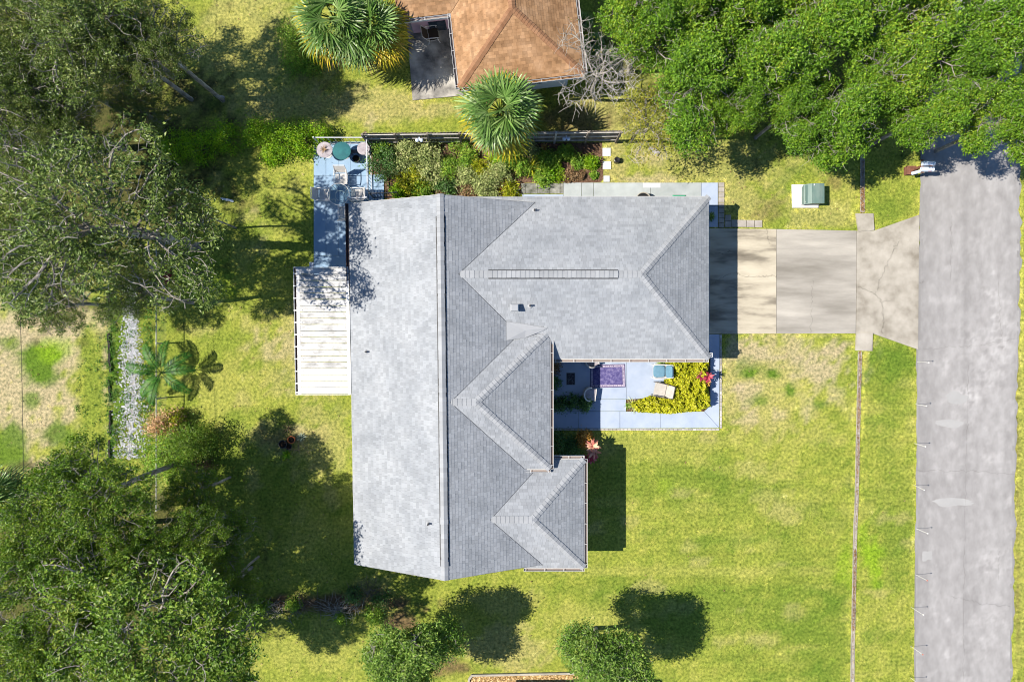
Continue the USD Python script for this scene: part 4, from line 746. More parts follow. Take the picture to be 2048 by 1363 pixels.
def make_feather_palm(name, label, loc, seed, h, L, n=9):
    rg = np.random.default_rng(seed); t = thing(name, label, 'palm tree', loc, 0); part(t, 'trunk', MB().tube([(0, 0, 0), (.02, 0, h*.5), (0, 0, h)], [.07, .055, .04], 8), M['bark'])
    for k in range(n):
        az = k*2*np.pi/n+rg.normal(0, .2); el = rg.uniform(.35, .95); p = np.array([0, 0, h]); pts = []; d = np.array([math.cos(az), math.sin(az)])
        for j in range(13): pts.append(p.copy()); p = p+np.r_[d*math.cos(el), math.sin(el)]*L/12; el -= .11
        pts = np.array(pts); mb = MB().tube(pts, np.linspace(.018, .005, 13), 4, False); s = np.array([-d[1], d[0], 0]); tg = unit(np.gradient(pts, axis=0))
        for j in range(2, 13):
            for q in np.linspace(0, .8, 3):
                if j == 12 and q > 0: continue
                b = pts[j]+(pts[min(j+1, 12)]-pts[j])*q
                for sg in (-1, 1):
                    ll = L*.25*math.sin(math.pi*(.12+.8*(j+q)/13))*rg.uniform(.85, 1.1); dr = unit(s*sg+tg[j]*.75+[0, 0, -.22+rg.normal(0, .08)]); e = b+dr*ll; m = b+dr*ll*.5+[0, 0, .02]; w = tg[j]*.027
                    mb.add([b-w*.5, b+w*.5, m+w, m-w, e+[0, 0, -.03]], [(0, 1, 2), (0, 2, 3), (3, 2, 4)], rg.random())
        part(t, 'frond', mb, M['feather'])
    return t

# ------------------------------------------------------------------ trees
def base_of(px, py, hc): return P(px, py, hc)
TREES = {   # px, py of the crown, its height factor, radius, label
 'olive': [(173, 428, 8.6, 4.4, 'huge spreading olive grey oak on the left whose limbs shade the back patio'), (165, 12, 7.0, 3.3, 'olive grey oak in the top left beside the dry lawn'), (262, 590, 5.4, 1.7, 'olive grey oak overhanging the upper end of the white gravel path'),
           (55, 525, 6.0, 2.7, 'olive grey oak above the bare tan soil at the left edge'), (235, 88, 6.2, 2.2, 'olive grey oak above the left end of the lime hedge'), (-25, 205, 6.5, 2.7, 'olive grey oak on the left edge below the corner'), (318, 95, 6.0, 1.9, 'small olive grey oak nearest the dry lawn at the top'), (385, 420, 4.5, 1.0, 'small low olive grey tree by the rail, left of the back lawn'), (20, 30, 6.0, 2.6, 'olive grey oak in the very top left corner'), (90, 250, 6.0, 2.1, 'small olive grey oak between the corner and the huge one'), (150, 250, 3.8, 2.2, 'low olive grey oak left of the lime hedge'), (255, 205, 2.8, 1.6, 'very low olive grey tree in front of the left end of the lime hedge'), (120, 150, 5.0, 2.5, 'olive grey oak in the middle of the top left group'), (95, 600, 4.6, 1.6, 'low olive grey oak whose twigs hang over the bare tan soil'), (60, 300, 5.0, 2.2, 'olive grey oak at the left between the mid group and the huge one'), (20, 470, 6.0, 2.4, 'olive grey oak cut by the left edge beside the huge one')],
 'green': [(273, 1258, 7.2, 4.4, 'huge spreading green oak at the lower left shading the lawn by the gable'), (195, 985, 6.4, 2.9, 'green oak right below the white gravel path'), (65, 1130, 6.2, 2.7, 'green oak on the left edge beside the dark palm fronds'),
           (60, 1330, 6.4, 3.0, 'green oak in the bottom left corner'), (395, 1335, 4.6, 2.0, 'small green oak at the bottom beside the brush strip'), (340, 1100, 5.6, 1.9, 'small green oak at the right of its group, beside the shaded back lawn'), (410, 1215, 5.0, 1.7, 'small green oak at the right edge of its group, level with the gable'), (120, 1240, 6.0, 2.4, 'green oak in the middle of the lower left group'), (230, 1120, 6.0, 2.0, 'green oak between the path oak and the huge one'), (440, 1090, 3.8, 1.6, 'low green tree in the shade right of the lower left group'), (395, 985, 3.4, 1.5, 'low green tree right below the tall dark bush of the croton'), (455, 1165, 3.6, 1.2, 'low green tree at the right tip of the lower left group'), (450, 1300, 4.0, 1.4, 'low green tree beside the left end of the brush strip')],
 'bright': [(1690, 232, 5.0, 2.35, 'bright green oak overhanging the drain channel above the transformer'), (1866, 222, 5.0, 2.1, 'bright green oak leaning over the mailboxes and the road'), (2022, 235, 5.0, 2.1, 'bright green oak at the right edge over the road'),
            (1545, 125, 5.4, 2.6, 'bright green oak in the middle of the upper right group'), (1400, 150, 5.2, 2.7, 'bright green oak whose shade falls on the side lawn'), (1300, 45, 5.2, 2.3, 'bright green oak beside the bare grey tree'),
            (1480, -5, 5.4, 2.5, 'bright green oak at the top edge left of the centre of its group'), (1665, 40, 5.6, 2.7, 'bright green oak at the top edge right of the centre of its group'), (1840, 60, 5.4, 2.7, 'bright green oak at the top edge over the side of the road'), (2000, 75, 5.2, 2.5, 'bright green oak in the top right corner'), (1590, 210, 4.6, 1.8, 'smaller bright green oak left of the drain channel'), (1790, 140, 5.2, 2.2, 'bright green oak over the verge between channel and road'), (1385, 15, 5.2, 2.0, 'bright green oak at the top edge, second from the bare tree'), (1930, 130, 5.0, 1.8, 'bright green oak spreading over the shaded road'), (1480, 210, 4.8, 1.5, 'small bright green oak at the lower fringe of its group over the side lawn'), (1760, -5, 5.6, 2.4, 'bright green oak at the top edge above the verge')]}
SPEC = {'olive': dict(zc=7.0, Rz=2.2, leaf='oak_olive', n_attr=1500, per=36, size=.12, dead=.12, trunk_h=2.6, tip=.0135, lumps=15, step=.24, spread=.15, keep=.92), 'green': dict(zc=7.0, Rz=2.2, leaf='oak_green', n_attr=1500, per=40, size=.13, dead=.10, trunk_h=2.6, tip=.0125, lumps=15, step=.24, spread=.15, keep=.9), 'bright': dict(zc=5.0, Rz=2.2, leaf='oak_bright', n_attr=1300, per=74, size=.108, dead=.10, trunk_h=2.0, tip=.010, lumps=13, spread=.15, keep=.76)}
R0 = {'olive': 4.3, 'green': 4.2, 'bright': 2.6}
NMS = {'olive': 'olive_oak_tree', 'green': 'green_oak_tree', 'bright': 'bright_oak_tree'}
GRP = {'olive': 'olive grey oaks on the left', 'green': 'green oaks at the lower left', 'bright': 'bright green oaks at the upper right'}
for kind, lst in TREES.items():
    protos = []; rg = np.random.default_rng(len(kind))
    for i, (px, py, hc, R, label) in enumerate(lst):
        k = (1.02 if kind == 'bright' else 1.1)*R/R0[kind]; kz = hc/SPEC[kind]['zc']; b = base_of(px, py, hc); rz = float(rg.uniform(0, 360)); sc = (k, k, kz)
        if len(protos) < 3:
            t = make_tree(NMS[kind], label, b, 100+i+10*len(kind), R0[kind], group=GRP[kind], **{**SPEC[kind], **({'keep': .66} if i == 0 and kind != 'bright' else {})}); x = UsdGeom.Xformable(t); ops = x.GetOrderedXformOps(); ops[1].Set(rz); ops[2].Set(Gf.Vec3f(*map(float, sc))); protos.append(t)
        else: copy_of(protos[i % 3], label, b, rz, sc, GRP[kind])
make_tree('round_tree', 'dense round green tree at the bottom edge, nearer the house gable', base_of(815, 1325, 3.8), 305, 2.15, 3.8, 2.1, 'round_leaf', n_attr=1100, per=44, size=.115, dead=.02, trunk_h=1.3, group='round trees at the bottom edge', spread=.15, lumps=15, step=.18, aspect=.42, keep=1.0, rad_=(.30, .46))
make_tree('round_tree', 'round green tree at the bottom edge, by the tan gravel bed and the open lawn', base_of(1213, 1335, 4.0), 309, 2.2, 4.0, 2.1, 'round_leaf', n_attr=1000, per=38, size=.125, dead=.02, trunk_h=1.3, group='round trees at the bottom edge', spread=.16, lumps=15, step=.18, aspect=.36, keep=1.0, rad_=(.27, .44))
make_tree('small_tree', 'sparse yellow green tree at the end of the wooden fence', base_of(1290, 235, 3.6), 303, 2.1, 3.6, 1.6, 'oak_yellow', n_attr=480, per=14, size=.10, dead=.25, trunk_h=1.4, spread=.2)
# the bare grey tree
def bare_tree(name, label, loc, seed, R, zc, Rz, lean, n=620, th=1.6):
    rg = np.random.default_rng(seed); t = thing(name, label, 'tree', loc, 0); at = crown_points(rg, n, R, zc, Rz, 8)+np.r_[np.array(lean), 0]*.8
    nodes, par = grow(rg, [(lean[0]*k/12, lean[1]*k/12, th*k/6) for k in range(7)], at, .24, .30, 5, 100, .2); r, kids = radii(par, .011); mb, tw = MB(), MB(); limbs(nodes, par, r, mb); part(t, 'trunk', mb, M['twig_pale'], smooth=50)
    for k in np.flatnonzero(r < .03):
        for _ in range(2):
            d = unit(nodes[k]-nodes[par[k]]+rg.normal(0, .6, 3)+[0, 0, -.1])*rg.uniform(.25, .6); tw.tube([nodes[k], nodes[k]+d*.5+rg.normal(0, .04, 3), nodes[k]+d+rg.normal(0, .05, 3)], [.011, .008, .004], 3, False)
    part(t, 'twigs', tw, M['twig_pale'], kind='stuff')
    tips = np.flatnonzero(kids == 0); pts = np.repeat(nodes[rg.choice(tips, len(tips)//3, False)], 5, 0); part(t, 'crown', leaves(rg, pts+rg.normal(0, .14, pts.shape), .08, MB(), .4), M['oak_yellow'], kind='stuff')
bare_tree('bare_tree', 'nearly leafless pale grey tree beside the brown roof', base_of(1215, 130, 4.2), 311, 2.3, 4.2, 2.0, (-.7, -.2))
# palms
make_fan_palm('fan_palm', 'tall fan palm at the top edge beside the dry lawn', P(668, 38, 3.5), 321, 3.5, 2.05, 36, old=.5)
make_fan_palm('fan_palm', 'fan palm at the top beside the lanai slab of the brown-roofed house', P(738, 55, 3.1), 322, 3.1, 2.0, 34, old=.6)
make_fan_palm('fan_palm', 'fan palm standing between the wooden fence and the brown roof', P(1000, 222, 3.6), 323, 3.6, 2.15, 38, old=.55)
make_fan_palm('fan_palm', 'dark fan palm cut off by the left edge', P(-22, 1000, 2.6), 324, 2.6, 1.9, 30, old=.1)
make_feather_palm('feather_palm', 'small feather palm beside the white gravel path', P(322, 745, 1.2), 331, 1.15, 1.6, 8)
for i, (px, py, R, lb) in enumerate(((1187, 83, .55, 'small palmetto nearest the brown roof, below the bare grey tree'), (1206, 118, .75, 'light green palmetto fan below the bare grey tree'), (1168, 42, .5, 'small dark palmetto at the corner of the brown roof near the top edge'))): make_fan_palm('palmetto', lb, P(px, py, .5), 340+i, .35, R*1.3, 12, True, .1, 'palm plant')
# ------------------------------------------------------------------ hedges and beds
for i, (px, py, R, h, lb) in enumerate(((345, 285, .85, 1.3, 'lime green hedge shrub at the left end, touching the olive oaks'), (400, 290, .85, 1.5, 'lime green hedge shrub second from the olive oaks'), (447, 272, .8, 1.6, 'lime green hedge shrub with a gap of bare soil to its right'),
        (505, 262, .75, 1.5, 'lime green hedge shrub above the bare soil gap'), (555, 275, .95, 1.7, 'broad lime green hedge shrub in the right half of the row'), (605, 280, .9, 1.6, 'lime green hedge shrub beside the round white table'), (640, 265, .55, 1.2, 'small lime green hedge shrub at the right end by the patio rail'), (540, 305, .6, .9, 'low lime green hedge shrub in front of the row'))):
    make_shrub('hedge_shrub', lb, P(px, py, h*.5), 400+i, R, h, 'hedge_lime', int(2600*R*R)+600, .085, clumps=34, sig=.2, group='lime hedge along the back boundary')
for i, (px, py, R, h, lf, lb) in enumerate(((578, 70, .85, 1.2, 'mid_leaf', 'green bush left of the tall fan palm at the top'), (590, 120, .8, .9, 'mid_leaf', 'low green bush under the left fronds of the tall fan palm'), (620, 128, .6, .7, 'mid_leaf', 'small green bush below the tall fan palm'))): make_shrub('bush', lb, P(px, py, h*.5), 420+i, R, h, lf, 2200, .07)
# planted bed between fence and house: px, py, R, h, kind
BED = [(762, 322, .75, 1.2, 'dark_shrub', 'dark green shrub at the corner of the blue patio'), (760, 296, .35, .8, 'mid_leaf', 'small green shrub by the leaning plank'), (818, 300, .6, 1.0, 'sage', 'grey green shrub near the left end of the wooden fence'), (805, 330, .6, .7, 'sage', 'pale sage shrub left of the bed centre'),
       (860, 305, .65, .9, 'sage', 'grey green shrub below the left fence light'), (860, 345, .6, .8, 'sage', 'silvery shrub in the left half of the bed'), (822, 362, .65, .9, 'yellow_plant', 'yellow green shrub near the gable corner'), (797, 384, .35, .5, 'hedge_lime', 'small bright lime shrub touching the gable'),
       (842, 378, .5, .7, 'mid_leaf', 'mid green shrub touching the gable edge'), (890, 372, .45, .6, 'dark_shrub', 'round dark green shrub in front of the gable'), (900, 335, .5, .7, 'mid_leaf', 'mid green shrub left of the bed centre'), (925, 310, .6, .8, 'mid_leaf', 'green shrub below the fence left of the fan palm'),
       (930, 350, .5, .7, 'sage', 'pale grey shrub in the bed centre'), (960, 335, .5, .6, 'yellow_plant', 'yellow green shrub in the bed centre below the fan palm'), (970, 370, .65, .9, 'sage', 'pale variegated shrub beside the red plant'), (1000, 345, .55, .8, 'sage', 'sage shrub left of the yellow fern'),
       (1015, 310, .6, .9, 'mid_leaf', 'green shrub under the right side of the fan palm'), (1020, 380, .4, .5, 'yellow_plant', 'yellow green shrub hiding the roof corner'), (1045, 335, .4, .7, 'mid_leaf', 'green shrub right behind the yellow fern'), (1095, 320, .55, .7, 'mid_leaf', 'green shrub right of the yellow fern'),
       (1085, 352, .5, .5, 'mid_leaf', 'low green shrub beside the mossy pavers'), (1110, 345, .45, .5, 'hedge_lime', 'lime green shrub at the end of the mossy pavers'), (1130, 305, .4, .6, 'mid_leaf', 'green shrub below the right fence light'), (1155, 320, .35, .4, 'mid_leaf', 'open green plant at the bare end of the mulch'),
       (1182, 323, .35, .45, 'hedge_lime', 'small bright lime plant alone in the mulch'), (1160, 350, .22, .25, 'dry_leaf', 'dry brown plant in the mulch near the side walk'), (1188, 350, .18, .2, 'mid_leaf', 'tiny green plant in the mulch by the stepping stones'), (1060, 300, .4, .7, 'sage', 'sage shrub tucked against the fence'), (880, 392, .3, .4, 'dry_leaf', 'dry brown tuft at the roof edge'), (938, 385, .4, .4, 'dry_leaf', 'brown dried plant beside the red plant'), (1140, 352, .3, .3, 'dry_leaf', 'withered plant by the end of the side walk')]
for i, (px, py, R, h, lf, lb) in enumerate(BED): make_shrub('bed_shrub', lb, P(px, py, h*.5), 440+i, R*1.2, h, lf, int(2300*R*(1+R))+220, .092, clumps=30, sig=.19)
make_rosette('fern_plant', 'spreading yellow green fern in the bed beside the fence', P(1064, 330, .3), 480, 26, .75, .07, 'yellow_plant', (.2, 1.2), 1.1, spread=.05)
make_rosette('fern_plant', 'bright green strappy plant under the front of the fan palm', P(985, 318, .3), 481, 24, .65, .06, 'hedge_lime', (.3, 1.2), 1.1)
make_rosette('fern_plant', 'yellow strappy plant below the front fronds of the fan palm', P(972, 296, .3), 482, 20, .5, .05, 'yellow_plant', (.3, 1.2), 1.0)
for i, (px, py, L, lf, lb) in enumerate(((1003, 369, .32, 'red_leaf', 'small crimson plant in the bed near the gable'), (1088, 293, .3, 'orange_leaf', 'rusty orange plant below the fence'), (1120, 297, .28, 'red_leaf', 'small red plant below the right fence light'), (1030, 384, .35, 'agave', 'grey striped spiky plant at the edge of the roof'))): make_rosette('bed_plant', lb, P(px, py, .3), 485+i, 14, L, .07, lf, (.3, 1.3), .9)
# the golden hedge of the courtyard
rg = np.random.default_rng(500); hz = .85
hp = Polygon(Ps([(1322, 716), (1420, 714), (1419, 766), (1424, 812), (1404, 822), (1340, 828), (1278, 825), (1262, 808), (1300, 794), (1338, 790), (1332, 763), (1340, 748), (1338, 730)], hz*.8))
hp = hp.difference(Point(P(1318, 742, .42)).buffer(.40)).difference(Point(P(1320, 779, .42)).buffer(.40)); hp = max(getattr(hp, 'geoms', [hp]), key=lambda g: g.area)
gh = wthing('golden_hedge', 'L-shaped golden yellow hedge in the courtyard behind the lounge chairs', 'hedge', hp.centroid.coords[0]); pts = []; mnx, mny, mxx, mxy = hp.bounds
while len(pts) < 21000:
    q = np.c_[rg.uniform(mnx, mxx, 9000), rg.uniform(mny, mxy, 9000)]; q = q[shapely.contains_xy(hp, q[:, 0], q[:, 1])]; pts.extend(q)
pts = np.array(pts[:21000]); dist = shapely.distance(shapely.points(pts), hp.exterior); top = hz*np.clip(.55+dist*1.6, 0, 1)*(.72+.5*nz(pts[:, 0], pts[:, 1], 2.6, 4, 3)); cl = nz(pts[:, 0], pts[:, 1], 9.0, 6, 2)
z = top*np.where(rg.random(len(pts)) < .62, 1-.18*rg.random(len(pts)), rg.random(len(pts)))+(cl-.5)*.45
part(gh, 'foliage', leaves(rg, np.c_[pts, np.maximum(z, .03)], .088, MB(), .45, .55), M['gold_leaf'], kind='stuff')
mb = MB()
for k in range(60):
    q = pts[rg.integers(len(pts))]; mb.tube([(*q, 0), (*(q+rg.normal(0, .06, 2)), .35), (*(q+rg.normal(0, .12, 2)), .62)], [.014, .011, .005], 4, False)
part(gh, 'stems', mb, M['bark_dark'])
make_rosette('ti_plant', 'dark red ti plant rising out of the golden hedge, nearer the hedge', P(1404, 752, 1.1), 510, 20, .32, .075, 'red_leaf', (-.1, 1.2), .8, heads=1, h=1.0, group='red ti plants at the end of the golden hedge')
make_rosette('ti_plant', 'pinkish red ti plant overhanging the blue-shaded walk', P(1419, 753, 1.1), 511, 22, .32, .075, 'red_leaf', (-.1, 1.2), .8, heads=1, h=1.05, group='red ti plants at the end of the golden hedge')
make_rosette('ti_plant', 'orange tinged ti plant just below the red ones', P(1416, 766, .8), 512, 14, .30, .09, 'orange_leaf', (-.1, 1.2), .8, h=.7)
make_rosette('spider_plant', 'green striped strappy plant at the left end of the golden hedge', P(1270, 811, .5), 513, 34, .5, .035, 'sage', (.2, 1.35), 1.0, single=False)
make_rosette('spider_plant', 'small dark strappy plant by the corner of the planting bed', P(1258, 812, .3), 514, 24, .3, .03, 'mid_leaf', (.2, 1.35), 1.0, single=False)
make_shrub('bush', 'small dark green bush against the garage eave, left of the golden hedge', P(1325, 722, .4), 515, .3, .7, 'mid_leaf', 900, .06)
# shaded shrubs of the courtyard
for i, (px, py, R, lb) in enumerate(((1118, 808, .42, 'dark glossy shrub at the house wall, left end of the low row'), (1146, 806, .42, 'dark glossy shrub in the middle of the low row by the armchair'), (1172, 808, .38, 'dark glossy shrub at the right end of the low row'))): make_shrub('glossy_shrub', lb, P(px, py, .4), 520+i, R, .75, 'dark_shrub', 1100, .085, clumps=22, group='dark glossy shrubs in the courtyard')
for i, (px, py, R, lf, lb) in enumerate(((1108, 735, .35, 'dry_leaf', 'shaded brownish shrub at the entry wall by the garage'), (1108, 765, .35, 'dark_shrub', 'shaded dark shrub at the entry wall beside the door mat'))): make_shrub('wall_shrub', lb, P(px, py, .5), 525+i, R, 1.0, lf, 900, .08)
for i, (px, py, R, h, lf, lb) in enumerate(((1122, 888, .6, 1.1, 'dark_shrub', 'dark shrub below the courtyard walk, against the wall'), (1142, 900, .5, 1.0, 'dark_shrub', 'dark shrub below the courtyard walk, beside the croton'), (1170, 878, .4, 1.1, 'orange_leaf', 'orange yellow croton beside the dark shrubs'))): make_shrub('wall_bush', lb, P(px, py, h*.5), 530+i, R, h, lf, 1600, .085 if lf == 'dark_shrub' else .11)
make_rosette('ti_plant', 'coral pink ti plant at the corner of the south wing', P(1188, 903, 1.2), 540, 26, .46, .11, 'pink_leaf', (-.1, 1.2), .8, heads=2, spread=.16, h=1.1)
make_rosette('ti_plant', 'deep crimson ti plant in the shade below the coral one', P(1183, 922, .7), 541, 22, .36, .09, 'red_leaf', (-.1, 1.2), .8, heads=2, spread=.14, h=.6)
# left garden
make_shrub('croton', 'peach and pink croton beside the white gravel path', P(320, 850, 1.0), 550, .75, 1.5, 'peach_leaf', 2200, .11, clumps=26)
make_shrub('bush', 'yellow green bush between the croton and the feather palm', P(340, 842, .8), 551, .5, 1.3, 'yellow_plant', 1200, .09)
make_shrub('bush', 'tall dark green bush below the peach croton', P(330, 912, 1.2), 552, 1.35, 2.4, 'mid_leaf', 6500, .09, clumps=40)
make_shrub('bush', 'dark olive bush right of the peach croton', P(375, 885, 1.2), 553, 1.1, 2.4, 'oak_green', 5200, .08, clumps=34)
make_shrub('bush', 'shaded brownish bush at the foot of the tall dark bush', P(392, 935, .6), 554, .6, 1.1, 'dry_leaf', 1600, .08)
make_shrub('bush', 'small red leaved bush by the chain link rail', P(325, 550, .4), 555, .3, .7, 'red_leaf', 500, .08)
make_rosette('fern_plant', 'green strappy plant beside the chain link rail', P(355, 550, .4), 556, 18, .6, .06, 'mid_leaf', (.2, 1.2), 1.0)
# brush strip below the south gable
for i, (px, py, R, lf, lb) in enumerate(((525, 1212, .35, 'mid_leaf', 'small green bush at the left end of the brush strip'), (585, 1210, .4, 'mid_leaf', 'small green bush in the left half of the brush strip'), (706, 1192, .45, 'dark_shrub', 'broad leaved green bush right of the twig pile'), (745, 1232, .5, 'mid_leaf', 'green bush under the south gable, right end of the brush strip'), (765, 1205, .6, 'dark_shrub', 'shaded bush close to the south gable'), (680, 1236, .3, 'mid_leaf', 'low green bush below the twig pile'))): make_shrub('brush_shrub', lb, P(px, py, .3), 560+i, R, .7, lf, 900, .08)
def twig_pile(label, px, py, rx, ry, n, seed, mat, L=.7):
    r_ = np.random.default_rng(seed); mb = MB(); c = P(px, py)
    for _ in range(n):
        q = c+r_.normal(0, 1, 2)*[rx*PXM*.5, ry*PXM*.5]; a = r_.uniform(0, 6.28); l = L*r_.uniform(.4, 1.2); d = np.array([math.cos(a), math.sin(a)])*l; z = r_.uniform(.03, .28); m = q+d*.5+r_.normal(0, .05, 2); mb.tube([(*q, z), (*m, z+r_.normal(0, .05)+.04), (*(q+d), max(.02, z+r_.normal(0, .1)))], [.013, .010, .004], 3, False)
    return solo('twig_pile', mb, M[mat], label, 'brush pile')
twig_pile('pile of pale pink brown twigs in the brush strip', 680, 1212, 36, 14, 90, 1, 'twig_pale'); twig_pile('scatter of grey dead branches at the left of the brush strip', 550, 1213, 60, 16, 70, 2, 'bark'); twig_pile('dry brown brush heap beside the south gable', 740, 1180, 26, 22, 60, 3, 'bark_dark', .6)
twig_pile('fallen grey branches in the shade below the brush strip', 620, 1208, 40, 16, 40, 4, 'bark_dark')
# pots
M['terracotta'] = plain('terracotta', (.42, .12, .045), .8, .2); M['black_plastic'] = plain('black_plastic', (.012, .012, .013), .35, .5); M['soil'] = plain('potting_soil', (.03, .02, .014), 1, .05); M['teal'] = surf('teal_table_top', [(0, (.012, .075, .085)), (1, (.022, .13, .135))], 3.0, rough=.3, spec=.5, fine=(20., .1))
def pot(px, py, R, h, mat, label, cat='plant pot'):
    c = P(px, py, h); t = thing('plant_pot', label, cat, c); part(t, 'pot', MB().lathe([(R*.68, .0), (R*.95, h*.86), (R*1.05, h*.86), (R*1.05, h), (R*.90, h), (R*.85, h*.8), (R*.6, h*.5)], (0, 0, 0), 20), M[mat], smooth=40); part(t, 'soil', MB().disc((0, 0), R*.86, h*.80), M['soil']); return t
pot(582, 879, .17, .30, 'terracotta', 'terracotta pot in the group on the back lawn'); pot(565, 888, .19, .38, 'black_plastic', 'black pot in the group on the back lawn'); pot(577, 893, .14, .2, 'black_plastic', 'small black pot half under the green plant on the back lawn')
make_rosette('agave', 'blue grey spiky agave beside the terracotta pot', P(599, 876, .3), 570, 26, .30, .04, 'agave', (.1, 1.3), .2, single=False)
make_rosette('potted_plant', 'bright green strappy plant in front of the black pot', P(572, 908, .2), 571, 24, .34, .06, 'hedge_lime', (.2, 1.2), 1.0, single=False); make_rosette('potted_plant', 'yellow tipped small plant at the front of the pot group', P(566, 917, .15), 572, 12, .2, .05, 'yellow_plant', (.2, 1.2), 1.0, single=False)
make_rosette('potted_plant', 'dry brown plant behind the terracotta pot', P(570, 858, .5), 573, 16, .4, .02, 'dry_leaf', (.2, 1.4), .6, single=False)
twig_pile('dry sticks lying beside the pots on the back lawn', 600, 898, 26, 6, 12, 6, 'bark_dark', .6)

# ------------------------------------------------------------------ fence
M['fence_wood'] = surf('weathered_fence_wood', [(0, (.10, .082, .068)), (.5, (.18, .155, .13)), (1, (.28, .25, .22))], 4.0, (1, 1, .2), 6.0, .9, .004, (30.0, .25), tone=.22, spec=.15)
M['rail_wood'] = surf('grey_rail_wood', [(0, (.34, .315, .29)), (1, (.52, .50, .47))], 4.0, rough=.9, fine=(30., .2), spec=.15)
fa, fb = P(738, 288.5), P(1236, 283.5); fl = np.linalg.norm(fb-fa); fu = (fb-fa)/fl; fn = np.array([-fu[1], fu[0]]); FH = 1.68
fence = wthing('wooden_fence', 'long dark wooden picket fence behind the planted bed', 'fence', (*fa, 0)); rg = np.random.default_rng(600)
npk = int(fl/.148)
for k in range(npk):
    a = fa+fu*(k*.148+.004); b = a+fu*.138; hh = FH+rg.normal(0, .012); o = fn*(.02+rg.normal(0, .003)); q = np.array([a+o, b+o, b+o+fn*.018, a+o+fn*.018]); mb = MB().hexa(np.c_[q, np.full(4, .03)], np.c_[q, np.full(4, hh-.05)])
    m1, m2 = a+fu*.035+o, b-fu*.035+o; q2 = np.array([m1, m2, m2+fn*.018, m1+fn*.018]); mb.hexa(np.c_[q, np.full(4, hh-.0501)], np.c_[q2, np.full(4, hh)]); part(fence, 'picket', mb, M['fence_wood'])
for z in (.28, .88, 1.46): part(fence, 'rail', MB().bar((*(fa-fn*.0), z), (*fb, z), .04, .085), M['rail_wood'])
for k in range(9):
    q = fa+fu*(fl*(k+.02)/8.1)-fn*.045; part(fence, 'post', MB().box((*q, FH/2+.02), (.09, .09, FH+.04), math.degrees(math.atan2(fu[1], fu[0]))), M['rail_wood' if k == 6 else 'fence_wood'])
M['pale_blue'] = plain('pale_blue_white_plastic', (.50, .58, .70), .4, .4)
for px, lb in ((838, 'small pale blue white light fixed to the left part of the wooden fence'), (1133, 'small pale blue white light fixed to the right part of the wooden fence')):
    q = fa+fu*((P(px, 273, 1.2)[0]-fa[0])/fu[0])-fn*.10; t = wthing('fence_light', lb, 'fence light', (*q, 1.0)); part(t, 'bracket', MB().bar((*(q+fn*.08), 1.12), (*(q-fn*.06), 1.12), .05, .05), M['pale_blue'])
    for s_ in (-1, 1): part(t, 'lamp_head', MB().lathe([(.02, -.1), (.075, -.07), (.085, .03), (.05, .07), (.0, .08)], (*(q+fu*s_*.10-fn*.06), 1.12), 12), M['pale_blue'], smooth=40)
M['plank'] = surf('tan_plank', [(0, (.20, .14, .08)), (1, (.36, .27, .17))], 5., rough=.9, fine=(30., .2))
solo('leaning_plank', MB().bar((*P(733, 270), .5), (*P(748, 291), .05), .16, .03), M['plank'], 'tan wooden plank leaning at the left end of the wooden fence', 'plank')

# ------------------------------------------------------------------ patio furniture
M['white_frame'] = plain('white_powder_coat', (.56, .55, .54), .4, .45); M['white_strap'] = surf('white_vinyl_strap', [(0, (.44, .42, .395)), (1, (.54, .515, .485))], 6., rough=.55, fine=(30., .06))
M['blue_cushion'] = surf('blue_cushion', [(0, (.085, .18, .25)), (1, (.11, .215, .29))], 8., rough=.9, fine=(60., .1)); M['grey_sling'] = surf('beige_sling', [(0, (.32, .30, .275)), (1, (.40, .38, .35))], 8., rough=.85, fine=(60., .1)); M['dark_arm'] = plain('dark_bronze', (.06, .05, .045), .4, .5)
M['clear'] = usdkit.material(stage, '/World/Looks/table_glass', {'t': ('transparent_bsdf', {'color': (.86, .92, .92)}), 'g': ('glossy_bsdf', {'roughness': .03}), 'f': ('fresnel', {'IOR': 1.5}), 'm': ('mix_closure', {})}, [('f.fac', 'm.fac'), ('t.BSDF', 'm.closure1'), ('g.BSDF', 'm.closure2')], surface='m.closure')
def arc(pts, n=10):
    pts = np.array(pts, float); t = np.linspace(0, 1, n)[:, None]; return (1-t)**2*pts[0]+2*t*(1-t)*pts[1]+t*t*pts[2]
